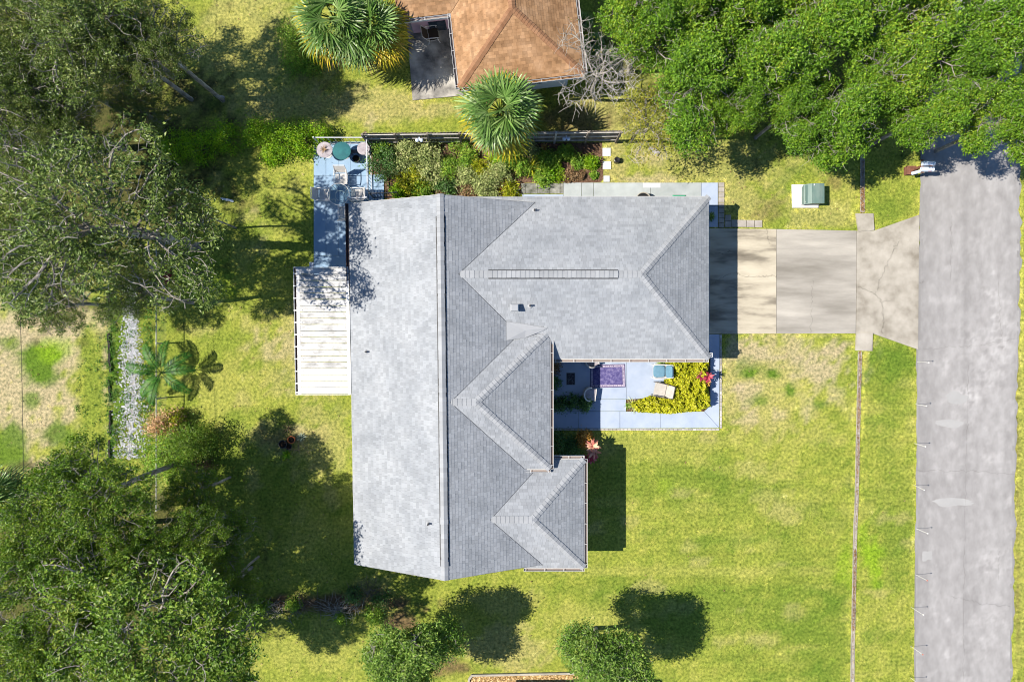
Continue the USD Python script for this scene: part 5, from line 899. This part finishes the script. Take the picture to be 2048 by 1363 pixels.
def patio_chair(label, loc, rz, straps=True, frame='white_frame', fab='white_strap', w=.56, dpt=.52, tall=.95, arm='white_frame', group=None, cushion=None):
    """a tube framed armchair, facing +y"""
    t = thing('patio_chair', label, 'chair', (*loc[:2], .052), rz, None, group)
    for sx in (-1, 1):
        x = sx*w/2
        for y0, y1 in ((dpt/2, dpt/2-.06), (-dpt/2-.06, -dpt/2+.02)): part(t, 'leg', MB().tube([(x, y0, 0), (x, y1, .40), (x, y1, .62)], .017, 6), M[frame], smooth=40)
        part(t, 'arm', MB().tube(arc([(x, -dpt/2-.12, .66), (x*1.06, 0, .70), (x*1.06, dpt/2, .60)]), .022, 6), M[arm], smooth=40)
    fr = MB().tube([(-w/2, dpt/2-.02, .40), (w/2, dpt/2-.02, .40)], .016, 6).tube([(-w/2, -dpt/2+.02, .40), (w/2, -dpt/2+.02, .40)], .016, 6)
    for sx in (-1, 1): fr.tube([(sx*w/2, dpt/2-.02, .40), (sx*w/2, -dpt/2+.02, .39), (sx*w/2, -dpt/2-.13, .68), (sx*w*.46, -dpt/2-.25, tall)], .016, 6)
    fr.tube([(-w*.46, -dpt/2-.25, tall), (w*.46, -dpt/2-.25, tall)], .016, 6); part(t, 'frame', fr, M[frame], smooth=40)
    if straps:
        for k in range(8): part(t, 'seat_strap', MB().box((0, -dpt/2+.06+k*.060, .415), (w, .048, .010)), M[fab])
        for k in range(8):
            f = .1+.86*k/8; part(t, 'back_strap', MB().bar((-w*.49, -dpt/2-.02-.23*f, .42+(tall-.42)*f), (w*.49, -dpt/2-.02-.23*f, .42+(tall-.42)*f), .05, .010, (0, -.45, .9) if False else (0, 1, .44)), M[fab])
    else:
        part(t, 'seat', MB().hexa(np.array([(-w/2, -dpt/2, .395), (w/2, -dpt/2, .395), (w/2, dpt/2, .415), (-w/2, dpt/2, .415)]), np.array([(-w/2, -dpt/2, .41), (w/2, -dpt/2, .41), (w/2, dpt/2, .43), (-w/2, dpt/2, .43)])), M[fab])
        part(t, 'backrest', MB().hexa(np.array([(-w/2, -dpt/2-.02, .42), (w/2, -dpt/2-.02, .42), (w/2, -dpt/2, .42), (-w/2, -dpt/2, .42)]), np.array([(-w*.46, -dpt/2-.27, tall), (w*.46, -dpt/2-.27, tall), (w*.46, -dpt/2-.25, tall), (-w*.46, -dpt/2-.25, tall)])), M[fab])
    if cushion:
        rb = lambda c, d: trimesh.Trimesh(*(lambda m: (m.vertices, m.faces))(trimesh.creation.box(d).subdivide().subdivide()))
        for nm, c, d, ang in (('seat_cushion', (0, .02, .475), (w*.92, dpt*.92, .11), 0), ('back_cushion', (0, -dpt/2-.10, .74), (w*.92, .11, .50), .42)):
            m = trimesh.creation.box(d).subdivide().subdivide(); v = m.vertices; e = 1-.10*np.clip((np.abs(v/np.array(d)*2)**4).sum(1)-1, 0, 2); m.vertices = v*e[:, None]; m.apply_transform(trimesh.transformations.rotation_matrix(ang, [1, 0, 0])); m.apply_translation(c); part(t, nm, MB().tm(m), M[cushion], smooth=60)
    return t
tc = P(677.5, 388.5, .72)
patio_chair('white strap chair above the glass table, its back to the hedge', tc+[.06, .78], 180); patio_chair('white strap chair left of the glass table at the lawn edge', tc+[-.72, .02], -90); patio_chair('white strap chair right of the glass table', tc+[.78, .02], 90); patio_chair('white strap chair below the glass table by the roof corner', tc+[.26, -.78], 0)
t = thing('glass_table', 'round glass patio table with a white tube frame among the strap chairs', 'table', (*tc, .052)); part(t, 'table_top', MB().lathe([(0, .705), (.5, .705), (.5, .713), (0, .713)], (0, 0, 0), 32), M['clear'])
a = np.linspace(0, 2*np.pi, 33); part(t, 'rim', MB().tube(np.c_[.505*np.cos(a), .505*np.sin(a), np.full(33, .709)], .018, 6, False), M['white_frame'], smooth=50)
for k in range(4):
    b = k*np.pi/2+.6; c, s_ = math.cos(b), math.sin(b); part(t, 'leg', MB().tube(arc([(.50*c, .50*s_, .68), (.16*c, .16*s_, .42), (.42*c, .42*s_, .0)], 9), .017, 6), M['white_frame'], smooth=50)
part(t, 'brace', MB().tube(np.c_[.24*np.cos(a), .24*np.sin(a), np.full(33, .38)], .012, 6, False), M['white_frame'], smooth=50)
def pedestal(label, px, py, R, h, mat, cat='table'):
    t = thing('round_table', label, cat, (*P(px, py, h), .052)); part(t, 'table_top', MB().lathe([(0, h-.03), (R*.97, h-.03), (R, h-.015), (R*.98, h), (0, h+.004)], (0, 0, 0), 32), M[mat], smooth=30); part(t, 'pedestal', MB().lathe([(.22, 0), (.20, .03), (.06, .08), (.05, h-.08), (.12, h-.03)], (0, 0, 0), 16), M['white_frame'], smooth=40); return t
M['lilac_white'] = surf('weathered_white_table', [(0, (.20, .175, .19)), (1, (.36, .33, .35))], 5., rough=.6, fine=(20., .15))
pedestal('round weathered white table with a dead plant on it, beside the hedge', 649.5, 300, .375, .70, 'lilac_white'); pedestal('round teal table between the two pale round tables', 684, 302, .43, .72, 'teal'); pedestal('small pale round table in the corner of the patio rail', 727, 297.5, .30, .62, 'lilac_white')
q = P(648, 299, .76); make_rosette('dead_plant', 'withered reddish brown plant on the weathered white table', (*q, .755), 590, 22, .24, .03, 'dry_leaf', (.0, 1.0), .8, single=False)
pot(712, 317, .17, .34, 'black_plastic', 'black cauldron shaped pot on the blue patio'); solo('low_bench', MB().box((*P(708, 303, .4), .42), (.42, .16, .04)).box((*(P(708, 303, .4)-[.17, 0]), .22), (.04, .14, .38)).box((*(P(708, 303, .4)+[.17, 0]), .22), (.04, .14, .38)), M['dark_arm'], 'small dark bench between the teal table and the corner table', 'bench')
# metal rail of the patio
M['rail_metal'] = plain('grey_white_metal_rail', (.42, .43, .46), .4, .5); M['black_metal'] = plain('black_metal', (.03, .03, .035), .4, .5)
rail = wthing('patio_railing', 'thin metal railing along the right side of the blue patio', 'railing', (*P(737, 340), 0))
def rail_run(a, b, mat, step=.13):
    a, b = np.array(a), np.array(b); L = np.linalg.norm(b-a)
    for z in (.12, 1.05): part(rail, 'rail', MB().bar((*a, z), (*b, z), .04, .03), M[mat])
    n = int(L/step)
    for k in range(n+1): q = a+(b-a)*k/n; part(rail, 'baluster', MB().box((*q, .58), (.018, .018, .94)), M[mat])
    for q in (a, b): part(rail, 'post', MB().box((*q, .57), (.06, .06, 1.14)), M[mat])
rail_run(P(742, 290), P(744, 388), 'rail_metal', .16); rail_run(P(706, 405), P(742, 404), 'rail_metal'); rail_run(P(748, 396), P(800, 394), 'black_metal'); rail_run(P(640, 288), P(742, 288), 'rail_metal', .3)

# ------------------------------------------------------------------ courtyard furniture
M['rug_dark'] = surf('indigo_rug_border', [(0, (.045, .036, .09)), (1, (.07, .056, .13))], 9., rough=1., fine=(60., .2), spec=.05); M['rug_pale'] = surf('lilac_rug_band', [(0, (.28, .24, .33)), (1, (.40, .355, .44))], 9., rough=1., fine=(60., .2), spec=.05); M['rug_mid'] = surf('purple_rug_field', [(0, (.050, .042, .13)), (.5, (.085, .075, .19)), (1, (.19, .165, .29))], 9., detail=8., rough=1., fine=(60., .3), spec=.05)
ra, rb_, rc, rd = (np.array(P(*q)) for q in ((1180.3, 775), (1251, 773.6), (1249.5, 727.3), (1180.2, 729.3)))
rug = wthing('rug', 'faded purple rug with a pale patterned border on the courtyard', 'rug', (*((ra+rc)/2), .05))
def rq(u, v): return (ra*(1-u)+rb_*u)*(1-v)+(rd*(1-u)+rc*u)*v
def rrect(u0, v0, u1, v1): return Polygon([rq(u0, v0), rq(u1, v0), rq(u1, v1), rq(u0, v1)])
for nm, e, z, m in (('border', 0, .012, 'rug_dark'), ('band', .035, .016, 'rug_pale'), ('inner_line', .118, .0195, 'rug_dark'), ('field', .13, .023, 'rug_mid')): part(rug, nm, MB().prism(rrect(e*.66, e, 1-e*.66, 1-e), .05, .05+z), M[m])
mt = MB()
def motif(u, v, s):
    mt.sheet(Polygon([rq(u-s*.66, v), rq(u, v-s), rq(u+s*.66, v), rq(u, v+s)]), .071)
for k in range(17):
    u = .07+.86*k/16; s = .026 if k % 2 else .016
    for v in (.078, .922): motif(u, v, s)
for k in range(9):
    v = .16+.68*k/8; s = .028 if k % 2 else .018
    for u in (.052, .948): motif(u, v, s)
part(rug, 'motif', mt, M['rug_dark'], 'small dark diamonds of the border', kind='stuff')
M['mat_dark'] = surf('charcoal_mat', [(0, (.025, .025, .03)), (1, (.05, .05, .06))], 20., rough=1., fine=(50., .3)); M['mat_mark'] = plain('worn_mat_mark', (.22, .24, .26), .9, .1)
md = wthing('door_mat', 'dark rectangular mat with worn pale marks by the front entry', 'door mat', (*P(1141, 757), .05)); mq = Polygon(Ps([(1132.2, 744.6), (1150.2, 744.6), (1150.2, 769.4), (1132.2, 769.4)])); part(md, 'base', MB().prism(mq, .05, .062), M['mat_mark']); part(md, 'pile', MB().prism(mq.buffer(-.022), .05, .068), M['mat_dark'])
mk = MB(); r_ = np.random.default_rng(3)
for px, py, a, b in ((1136, 758, 1.6, .5), (1136.5, 761, .5, 2.2), (1139.5, 759, .5, 2.6), (1141.5, 757.5, 1.6, .5), (1144, 761, .5, 2.6), (1146, 763, 1.2, .5), (1138, 750, 1.2, .5), (1141.5, 748.5, .6, 1.2), (1145.5, 751, 1.3, .5), (1139, 754, .6, .6), (1143.5, 754.5, .7, .6), (1136, 766, 1, .5), (1145, 766.5, 1.2, .5)): mk.sheet(shapely.box(*(P(px, py)-[a*.018, b*.018]), *(P(px, py)+[a*.018, b*.018])), .0705)
part(md, 'mark', mk, M['mat_mark'], kind='stuff')
def tub_chair(label, c, rz):
    """a barrel armchair with a curved back, facing +y"""
    t = thing('armchair', label, 'chair', (*c, .052), rz, None, 'white barrel armchairs in the courtyard'); a = np.linspace(math.radians(170), math.radians(370), 19); o, i, z0 = [], [], .10
    hh = .50+.28*np.sin((a-a[0])/(a[-1]-a[0])*np.pi)**.7
    for k, q in enumerate(a): o.append((.34*math.cos(q), .32*math.sin(q)+.02)); i.append((.285*math.cos(q), .265*math.sin(q)+.02))
    n = len(a); v = [(*p, z0) for p in o]+[(*p, hh[k]) for k, p in enumerate(o)]+[(*p, hh[k]) for k, p in enumerate(i)]+[(*p, z0) for p in i]; f = []
    for k in range(n-1):
        for r0 in range(3): f.append((r0*n+k, r0*n+k+1, (r0+1)*n+k+1, (r0+1)*n+k))
    f += [(0, n, 2*n, 3*n), (n-1, 4*n-1, 3*n-1, 2*n-1)]
    part(t, 'shell', MB().add(v, f), M['white_strap'], smooth=45)
    s = [(.28*math.cos(q), .27*math.sin(q)+.02) for q in np.linspace(math.radians(180), math.radians(360), 13)]+[(.27, .27), (-.27, .27)]
    part(t, 'seat', MB().prism(Polygon(s), .26, .40), M['lilac_white']); part(t, 'apron', MB().prism(shapely.box(-.29, .27, .29, .32), .12, .385), M['white_strap'])
    for x in (-.24, .24):
        for y in (-.18, .27): part(t, 'leg', MB().box((x, y, .06), (.04, .04, .13)), M['dark_arm'])
    return t
tub_chair('white barrel armchair half hidden under the garage gutter', P(1182, 722, .45), -65); tub_chair('white barrel armchair at the lower left corner of the rug', P(1179, 788, .45), -98)
patio_chair('wide white lounge chair with blue cushions facing left', P(1318, 742, .42), 90, False, w=.62, dpt=.60, tall=.88, cushion='blue_cushion', fab='white_strap'); patio_chair('beige sling chair with dark arms below the blue cushioned chair', P(1320, 779, .42), 78, False, 'dark_arm', 'grey_sling', .62, .58, .95, 'dark_arm')
# things on the side walk
c = P(1287, 399, .5); t = thing('round_planter', 'round black planter with a grey rim, half under the garage roof', 'planter', (*c, .052)); part(t, 'tub', MB().lathe([(.26, 0), (.33, .40), (.36, .45), (.33, .46), (.29, .40)], (0, 0, 0), 24), M['apron'], smooth=40); part(t, 'soil', MB().disc((0, 0), .31, .43), M['black_plastic'])
M['green_plastic'] = plain('green_plastic', (.02, .24, .13), .4, .45); c = P(1359, 402, .8); t = thing('green_bin', 'green lidded bin on the side walk, half under the garage roof', 'bin', (*c, .052)); part(t, 'body', MB().hexa(np.array([(-.25, -.22, 0), (.25, -.22, 0), (.25, .22, 0), (-.25, .22, 0)]), np.array([(-.30, -.27, .72), (.30, -.27, .72), (.30, .27, .72), (-.30, .27, .72)])), M['green_plastic']); part(t, 'lid', MB().hexa(np.array([(-.32, -.3, .725), (.32, -.3, .725), (.32, .29, .725), (-.32, .29, .725)]), np.array([(-.28, -.26, .79), (.28, -.26, .79), (.26, .25, .79), (-.26, .25, .79)])), M['green_plastic'])
M['hose_blue'] = plain('dark_blue_hose', (.02, .05, .12), .5, .4); solo('garden_hose', MB().tube([(*P(1300, 396.5), .08), (*P(1320, 394.5), .08), (*P(1342, 395.5), .08)], .02, 6), M['hose_blue'], 'dark blue garden hose lying on the side walk against the garage', 'hose', smooth=40)
make_shrub('bush', 'small dark bush at the garage corner by the short walk', P(1421, 432, .4), 595, .22, .8, 'dark_shrub', 600, .06)

# ------------------------------------------------------------------ street furniture
M['box_green'] = surf('faded_green_metal', [(0, (.075, .125, .11)), (.5, (.098, .155, .138)), (1, (.14, .19, .17))], 3., (1, .3, 1), rough=.5, fine=(40., .06), spec=.4); M['pad'] = surf('white_concrete_pad', [(0, (.46, .45, .43)), (1, (.56, .545, .525))], 3., rough=.9, fine=(30., .08)); M['grey_foot'] = plain('grey_metal', (.30, .30, .30), .5, .4)
pq = Polygon(Ps([(1582.5, 369.5), (1636, 369.5), (1635, 416), (1584, 416)])); PAVED.append(pq); tb = wthing('transformer_box', 'faded green utility transformer box on a white concrete pad', 'utility box', (*pq.centroid.coords[0], 0)); part(tb, 'pad', MB().prism(pq, 0, .10), M['pad'])
(bx0, by1), (bx1, by0) = P(1600, 374), P(1637, 411); zt = .72
part(tb, 'cabinet', MB().hexa(np.array([(bx0+.04, by0, .10), (bx1-.10, by0, .10), (bx1-.10, by1-.02, .10), (bx0+.04, by1-.02, .10)]), np.array([(bx0+.04, by0, .56), (bx1-.10, by0, .56), (bx1-.10, by1-.02, .56), (bx0+.04, by1-.02, .56)])), M['box_green'])
xm = bx0+.28; hd = lambda xa, za, xb, zb: MB().hexa(np.array([(xa, by0-.03, za-.1), (xb, by0-.03, zb-.1), (xb, by1+.02, zb-.1), (xa, by1+.02, za-.1)]), np.array([(xa, by0-.03, za), (xb, by0-.03, zb), (xb, by1+.02, zb), (xa, by1+.02, za)]))
part(tb, 'front_door', hd(bx0, .45, xm, .68), M['box_green']); part(tb, 'lid', hd(xm+.003, .69, xm+.34, zt), M['box_green']); part(tb, 'rear_lid', hd(xm+.343, zt-.004, bx1-.03, zt-.03), M['box_green'])
part(tb, 'base_skirt', MB().box(((bx0+bx1)/2-.04, by0+.0, .16), (.80, .05, .12)), M['grey_foot'])
for qx, qy, qz in ((xm+.10, by1-.05, .71), (bx0+.06, by0+.07, .50)): part(tb, 'warning_label', MB().box((qx, qy, qz), (.05, .07, .02)), M['white_paint'])
def mailbox(label, px, py, h):
    q = P(px, py, h); t = thing('mailbox', label, 'mailbox', (*q, h-.12), 0, None, 'pale mailboxes at the road edge'); y, z = .085, 0; a = np.linspace(0, np.pi, 9); prof = [(.1, 0)]+[(.1*math.cos(k), .11+.1*math.sin(k)) for k in a]+[(-.1, 0)]; n = len(prof); L = .27
    v = [(-L, p[0], p[1]) for p in prof]+[(L, p[0], p[1]) for p in prof]; f = [(k, (k+1) % n, n+(k+1) % n) for k in range(n)]+[(k, n+(k+1) % n, n+k) for k in range(n)]+[(0, k+1, k) for k in range(1, n-1)]+[(n, n+k, n+k+1) for k in range(1, n-1)]
    part(t, 'body', MB().add(v, f), M['mail_blue'], smooth=35); part(t, 'door', MB().prism(Polygon(prof).buffer(.006), 0, .012), M['mail_blue']) if False else part(t, 'door', MB().add([(L+.001+.012*k, p[0]*1.05, p[1]*1.04) for k in (0, 1) for p in prof], f), M['mail_blue']); part(t, 'flag', MB().box((.10, -.112, .14), (.14, .008, .04)), M['red_flag']); return t
M['mail_blue'] = plain('pale_blue_white_mailbox', (.55, .62, .72), .35, .45); M['red_flag'] = plain('red_flag', (.4, .03, .02), .5, .4); M['post_brown'] = surf('reddish_brown_post', [(0, (.10, .04, .025)), (1, (.20, .09, .06))], 6., rough=.9, fine=(30., .2))
mailbox('pale blue mailbox at the road edge, the upper of the pair', 1857, 326.5, 1.15); mailbox('pale blue mailbox at the road edge, the lower of the pair', 1855, 338, 1.15)
q1, q2 = P(1850, 326.5, 1.0), P(1848, 338, 1.0); qc = (q1+q2)/2; t = wthing('mailbox_post', 'reddish brown wooden post that carries the two pale mailboxes', 'post', (*qc, 0)); part(t, 'post', MB().box((qc[0]-.1, qc[1], .5), (.11, .11, 1.0)), M['post_brown']); part(t, 'crossbar', MB().box((qc[0]-.1, qc[1], .985), (.10, .62, .08)), M['post_brown'])
for qq in (q1, q2): part(t, 'arm', MB().box((qq[0]+.05, qq[1], 1.015), (.40, .12, .025)), M['post_brown'])
tq = P(1834, 344, .8); solo('newspaper_tube', MB().tube([(tq[0]-.22, tq[1]-.06, .78), (tq[0]+.2, tq[1]+.05, .80)], .075, 12), M['mail_blue'], 'pale blue newspaper tube below the two mailboxes', 'newspaper tube', smooth=40)
solo('curb_planter', MB().box((*(P(1817, 343)), .14), (.45, .40, .28)), M['post_brown'], 'dark reddish planter block on the grass beside the mailboxes', 'planter')
M['rod_white'] = plain('white_fibreglass_rod', (.80, .78, .74), .4, .4); M['rod_red'] = plain('red_reflector', (.55, .10, .06), .3, .5)
RODS = [(1834, 723, 'white marker rod at the road edge nearest the driveway apron'), (1830.5, 807.7, 'white marker rod at the road edge beside the upper pale patch'), (1829, 886, 'white marker rod at the road edge beside the lower pale patch'), (1827.5, 969, 'white marker rod at the road edge level with the south wing'), (1832, 1056, 'white marker rod at the road edge level with the foot of the south gable'), (1831, 1148, 'white marker rod at the road edge beside the round pale spot'), (1822, 1213, 'white marker rod leaning at the road edge, third from the bottom'), (1821, 1291, 'white marker rod with a reddish tip near the bottom of the road edge'), (1821, 1354, 'white marker rod cut by the bottom edge')]
rg = np.random.default_rng(640)
for i, (px, py, lb) in enumerate(RODS):
    b = P(px, py); ln_ = rg.normal(0, .02, 2); t = wthing('marker_rod', lb, 'marker rod', (*b, 0), 'marker rods along the road edge'); tp = np.array([*(b+ln_), .93]); part(t, 'rod', MB().tube([(*b, 0), tp], .0075, 6), M['rod_red' if False else 'rod_white']); part(t, 'reflector', MB().tube([tp+[-.012, 0, -.02], tp+[.012, 0, -.02]], .026, 12), M['rod_red' if i in (5, 7) else 'rod_white'])

# ------------------------------------------------------------------ left side: gravel path, chain link fence, cable
M['white_rock'] = surf('white_marble_chip', [(0, (.26, .27, .285)), (1, (.45, .46, .485))], 6., rough=.8, fine=(20., .1), tone=.12); rg = np.random.default_rng(650)
cl_ = LineString(Ps([(262, 560), (262, 600), (262, 700), (268, 790), (260, 880), (258, 915)]))
rd_ = []; M['rock_dust'] = surf('pale_gravel_dust', [(0, (.22, .21, .19)), (1, (.40, .39, .37))], 8., rough=1., fine=(30., .3))
for t_, w0, n in ((.0, .3, 0),):
    pass
while len(rd_) < 2500:
    t_ = rg.random(); q = np.array(cl_.interpolate(t_, normalized=True).coords[0]); py = 681.5-q[1]/PXM; w = np.interp(py, [-200, 560, 640, 700, 780, 850, 920, 1000, 1400], [.22, .2, .24, .36, .46, .62, .62, .35, .3]); d = rg.normal(0, .75)
    if abs(d) > 1.9: continue
    rd_.append(q+[d*w, 0])
structure('gravel_path', MB().sheet(cl_.buffer(.10), .008), M['rock_dust'])
solo('white_rocks', pebbles(rd_, .022, .055, rg, .02), M['white_rock'], 'white rocks scattered along the path at the left', 'rocks', kind='stuff')
fx = lambda py: P(334, py)[0]
cf = wthing('chain_link_fence', 'grey chain link fence with a thin top rail beside the white gravel path', 'fence', (fx(700), P(0, 700)[1], 0)); ya, yb = P(0, 470)[1], P(0, 1010)[1]; xf = fx(700)
part(cf, 'top_rail', MB().tube([(xf, ya, 1.0), (xf, yb, 1.0)], .021, 8), M['grey_foot'], smooth=40)
for y in np.arange(yb, ya+.1, (ya-yb)/5): part(cf, 'post', MB().tube([(xf, y, 0), (xf, y, 1.04)], .03, 8), M['grey_foot'], smooth=40)
wm = MB(); n = int((ya-yb)/.16)
for k in range(-6, n):
    y0_ = yb+k*.16
    for s_ in (1, -1):
        p, e = (y0_, .05), (y0_+.93, .98); p, e = ((p[0], .05 if s_ > 0 else .98), (e[0], .98 if s_ > 0 else .05))
        lo = max(0, (yb-p[0])/.93); hi = min(1, (ya-p[0])/.93)
        if hi > lo: wm.tube([(xf+.004*s_, p[0]+.93*lo, p[1]+(e[1]-p[1])*lo), (xf+.004*s_, p[0]+.93*hi, p[1]+(e[1]-p[1])*hi)], .0022, 3, False)
part(cf, 'wire_mesh', wm, M['grey_foot'], kind='stuff')
M['edging_black'] = plain('black_edging', (.018, .016, .014), .8, .2)
eg_ = MB(); r_ = np.random.default_rng(8)
for y0_, y1_ in ((585, 640), (668, 742), (760, 800), (822, 868), (880, 915)): eg_.prism(LineString(ragged(Ps([(219+r_.normal(0, 1), y0_), (222, y1_)]), .02, .15, y0_)).buffer(.035+.02*r_.random(), cap_style=1), 0, .07+.06*r_.random())
solo('path_edging', eg_, M['edging_black'], 'broken low black edging along the left side of the white gravel path', 'edging')
cb = MB(); za = 6.0; a_, b_ = P(38, 480, za), P(50, 1050, za); tt = np.linspace(-1.2, 2.2, 24); cb.tube([(a_[0]+(b_[0]-a_[0])*t_, a_[1]+(b_[1]-a_[1])*t_, za+.25*(t_-.5)**2) for t_ in tt], .011, 4)
solo('overhead_cable', cb, M['black_metal'], 'thin dark overhead cable crossing above the bare soil at the left', 'cable')
M['rock'] = surf('grey_rock', [(0, (.16, .15, .14)), (1, (.34, .32, .30))], 6., rough=.95, fine=(30., .2))
m = trimesh.creation.icosphere(2, .14); m.vertices *= (1+.25*(meshkit.fbm(m.vertices*9+5, 3, 2)-.5)[:, None])*[1.25, .8, .55]; m.apply_translation([*P(443, 196), .05]); solo('rock', MB().tm(m), M['rock'], 'dark grey block on the dry lawn beside the olive oaks', 'rock')
wp = MB(); a_, b_ = P(441, 396, .1), P(466, 401, .1); wp.tube(arc([(*a_, .05), (*((a_+b_)/2+[0, .02]), .12), (*b_, .05)], 7), .03, 6).tube(arc([(*(a_+[.06, -.06]), .04), (*((a_+b_)/2+[.05, -.05]), .08), (*(b_+[0, -.05]), .04)], 7), .02, 6)
solo('white_pipe', wp, M['pale_blue'], 'white plastic pipe lying in the tree shade on the back lawn', 'pipe', smooth=40)
solo('paint_can', MB().lathe([(.0, .0), (.14, .0), (.14, .26), (.12, .27), (.0, .25)], (*P(1234, 320, .2), 0), 16), M['black_plastic'], 'small round black bucket beside the stepping stones', 'bucket', smooth=30)
solo('culvert_block', MB().box((*P(1308, 302), .04), (.55, .22, .08), -38), M['rock'], 'grey flat stone half sunk in the side lawn', 'stone')
# lanai chair of the neighbour
M["dark_sling"] = plain("dark_brown_sling", (.05, .04, .03), .8, .2); patio_chair("dark sling chair with pale arms on the neighbour slab", P(866, 68, .5), -80, False, "white_frame", "dark_sling", .56, .5, .95, "white_frame")
# ------------------------------------------------------------------ grass
rg = np.random.default_rng(700); paved = shapely.union_all([g.buffer(.01) for g in PAVED]+[fp.buffer(.1), mulch_poly, bed_poly, Polygon([ins(nW, .4, .4), ins(nE, .4, -.4), ins(nE2, 0, -.4), ins(nW2, 0, .4)])]); shapely.prepare(paved)
COLS = [(.055, .105, .012), (.105, .150, .020), (.165, .188, .032), (.24, .232, .055), (.36, .31, .12), (.20, .34, .008)]
gi_ = UsdGeom.PointInstancer.Define(stage, '/World/grass'); gi_.GetPrim().SetCustomDataByKey('kind', 'stuff'); gi_.GetPrim().SetCustomDataByKey('label', 'mown lawn grass between green and straw yellow on all sides of the house'); gi_.GetPrim().SetCustomDataByKey('category', 'grass'); prot = []
for c_i, c in enumerate(COLS):
    c = np.array(c)*.55; mt = leafy(f'grass_blade_{"abcdef"[c_i]}', G(tuple(c*.6), tuple(c), tuple(c*1.25), tuple(np.minimum(c*1.5+[.03, .02, .0], .8))), .55, .25, .3, 4.0, .25)
    for v_ in range(2):
        mb = MB(); nb_ = 46; o = rg.normal(0, .075, (nb_, 2)); az = rg.uniform(0, 6.28, nb_); L = rg.uniform(.03, .07, nb_); ln_ = rg.uniform(.6, 1.05, nb_); d = np.c_[np.cos(az), np.sin(az)]; s_ = np.c_[-d[:, 1], d[:, 0]]*.0055
        z0_ = np.zeros((nb_, 1)); tip = np.c_[o+d*(L*ln_)[:, None], (L*np.sqrt(1-ln_**2*.8))[:, None]]; v = np.stack([np.c_[o-s_, z0_], np.c_[o+s_, z0_], tip], 1).reshape(-1, 3); f = np.arange(nb_*3).reshape(-1, 3)
        pr = usdkit.mesh(stage, f'/World/grass/grass_tuft_{2*c_i+v_:03d}' if c_i+v_ else '/World/grass/grass_tuft', (v, f), mt); UsdGeom.PrimvarsAPI(pr).CreatePrimvar('tone', Sdf.ValueTypeNames.FloatArray, 'vertex').Set(Vt.FloatArray.FromNumpy(np.repeat(rg.random(nb_), 3).astype(np.float32))); prot.append(pr.GetPath())
gi_.CreatePrototypesRel().SetTargets(prot)
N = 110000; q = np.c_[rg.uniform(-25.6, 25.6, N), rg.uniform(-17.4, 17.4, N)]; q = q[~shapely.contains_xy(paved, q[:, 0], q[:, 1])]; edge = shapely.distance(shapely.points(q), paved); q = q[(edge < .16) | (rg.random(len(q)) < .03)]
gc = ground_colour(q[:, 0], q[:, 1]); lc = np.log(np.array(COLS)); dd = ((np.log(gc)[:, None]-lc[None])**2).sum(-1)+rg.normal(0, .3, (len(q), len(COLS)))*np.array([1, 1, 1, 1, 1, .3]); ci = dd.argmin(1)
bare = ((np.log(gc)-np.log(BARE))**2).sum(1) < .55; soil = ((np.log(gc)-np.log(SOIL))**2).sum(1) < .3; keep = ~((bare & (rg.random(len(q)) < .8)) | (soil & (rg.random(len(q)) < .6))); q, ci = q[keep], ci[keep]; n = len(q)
gi_.CreateProtoIndicesAttr(Vt.IntArray.FromNumpy((ci*2+rg.integers(0, 2, n)).astype(np.int32))); gi_.CreatePositionsAttr(Vt.Vec3fArray.FromNumpy(np.c_[q, np.zeros(n)].astype(np.float32)))
az = rg.uniform(0, np.pi, n); gi_.CreateOrientationsAttr(Vt.QuathArray([Gf.Quath(float(math.cos(a)), 0, 0, float(math.sin(a))) for a in az])); gi_.CreateScalesAttr(Vt.Vec3fArray.FromNumpy((rg.uniform(.5, 1.0, (n, 1))*np.ones((1, 3))).astype(np.float32)))
# broad leaved weeds beside the gravel path and on the bare soil
wq = []
while len(wq) < 900:
    px, py = rg.uniform(150, 330), rg.uniform(560, 960); k = abs(px-262)
    if rg.random() < (.9 if 28 < k < 48 else .25 if k < 28 else .12): wq.append((*P(px, py), rg.uniform(.02, .14)))
wq = np.repeat(np.array(wq), 9, 0); wq += rg.normal(0, .06, wq.shape)*[1, 1, .4]; wq[:, 2] = np.maximum(wq[:, 2], .015)
solo('weeds', leaves(rg, wq, .07, MB(), .6), M['weed'], 'low broad leaved green weeds along both sides of the white gravel path', 'weeds', kind='stuff')
fl_ = np.c_[rg.uniform(-25, 25, 2600), rg.uniform(-17, 17, 2600), np.full(2600, .05)]; dens = ((fl_[:, 0] < -8) | ((fl_[:, 1] > 6) & (fl_[:, 0] > 4)) | (rg.random(2600) < .12)); fl_ = fl_[dens & ~shapely.contains_xy(fp.buffer(.6), fl_[:, 0], fl_[:, 1])]
onp = shapely.contains_xy(paved, fl_[:, 0], fl_[:, 1]); fl_ = fl_[~onp]
solo('fallen_leaves', leaves(rg, fl_, .075, MB(), .8), M['dry_leaf'], 'dry fallen leaves scattered over the lawns under the trees', 'leaves', kind='stuff')
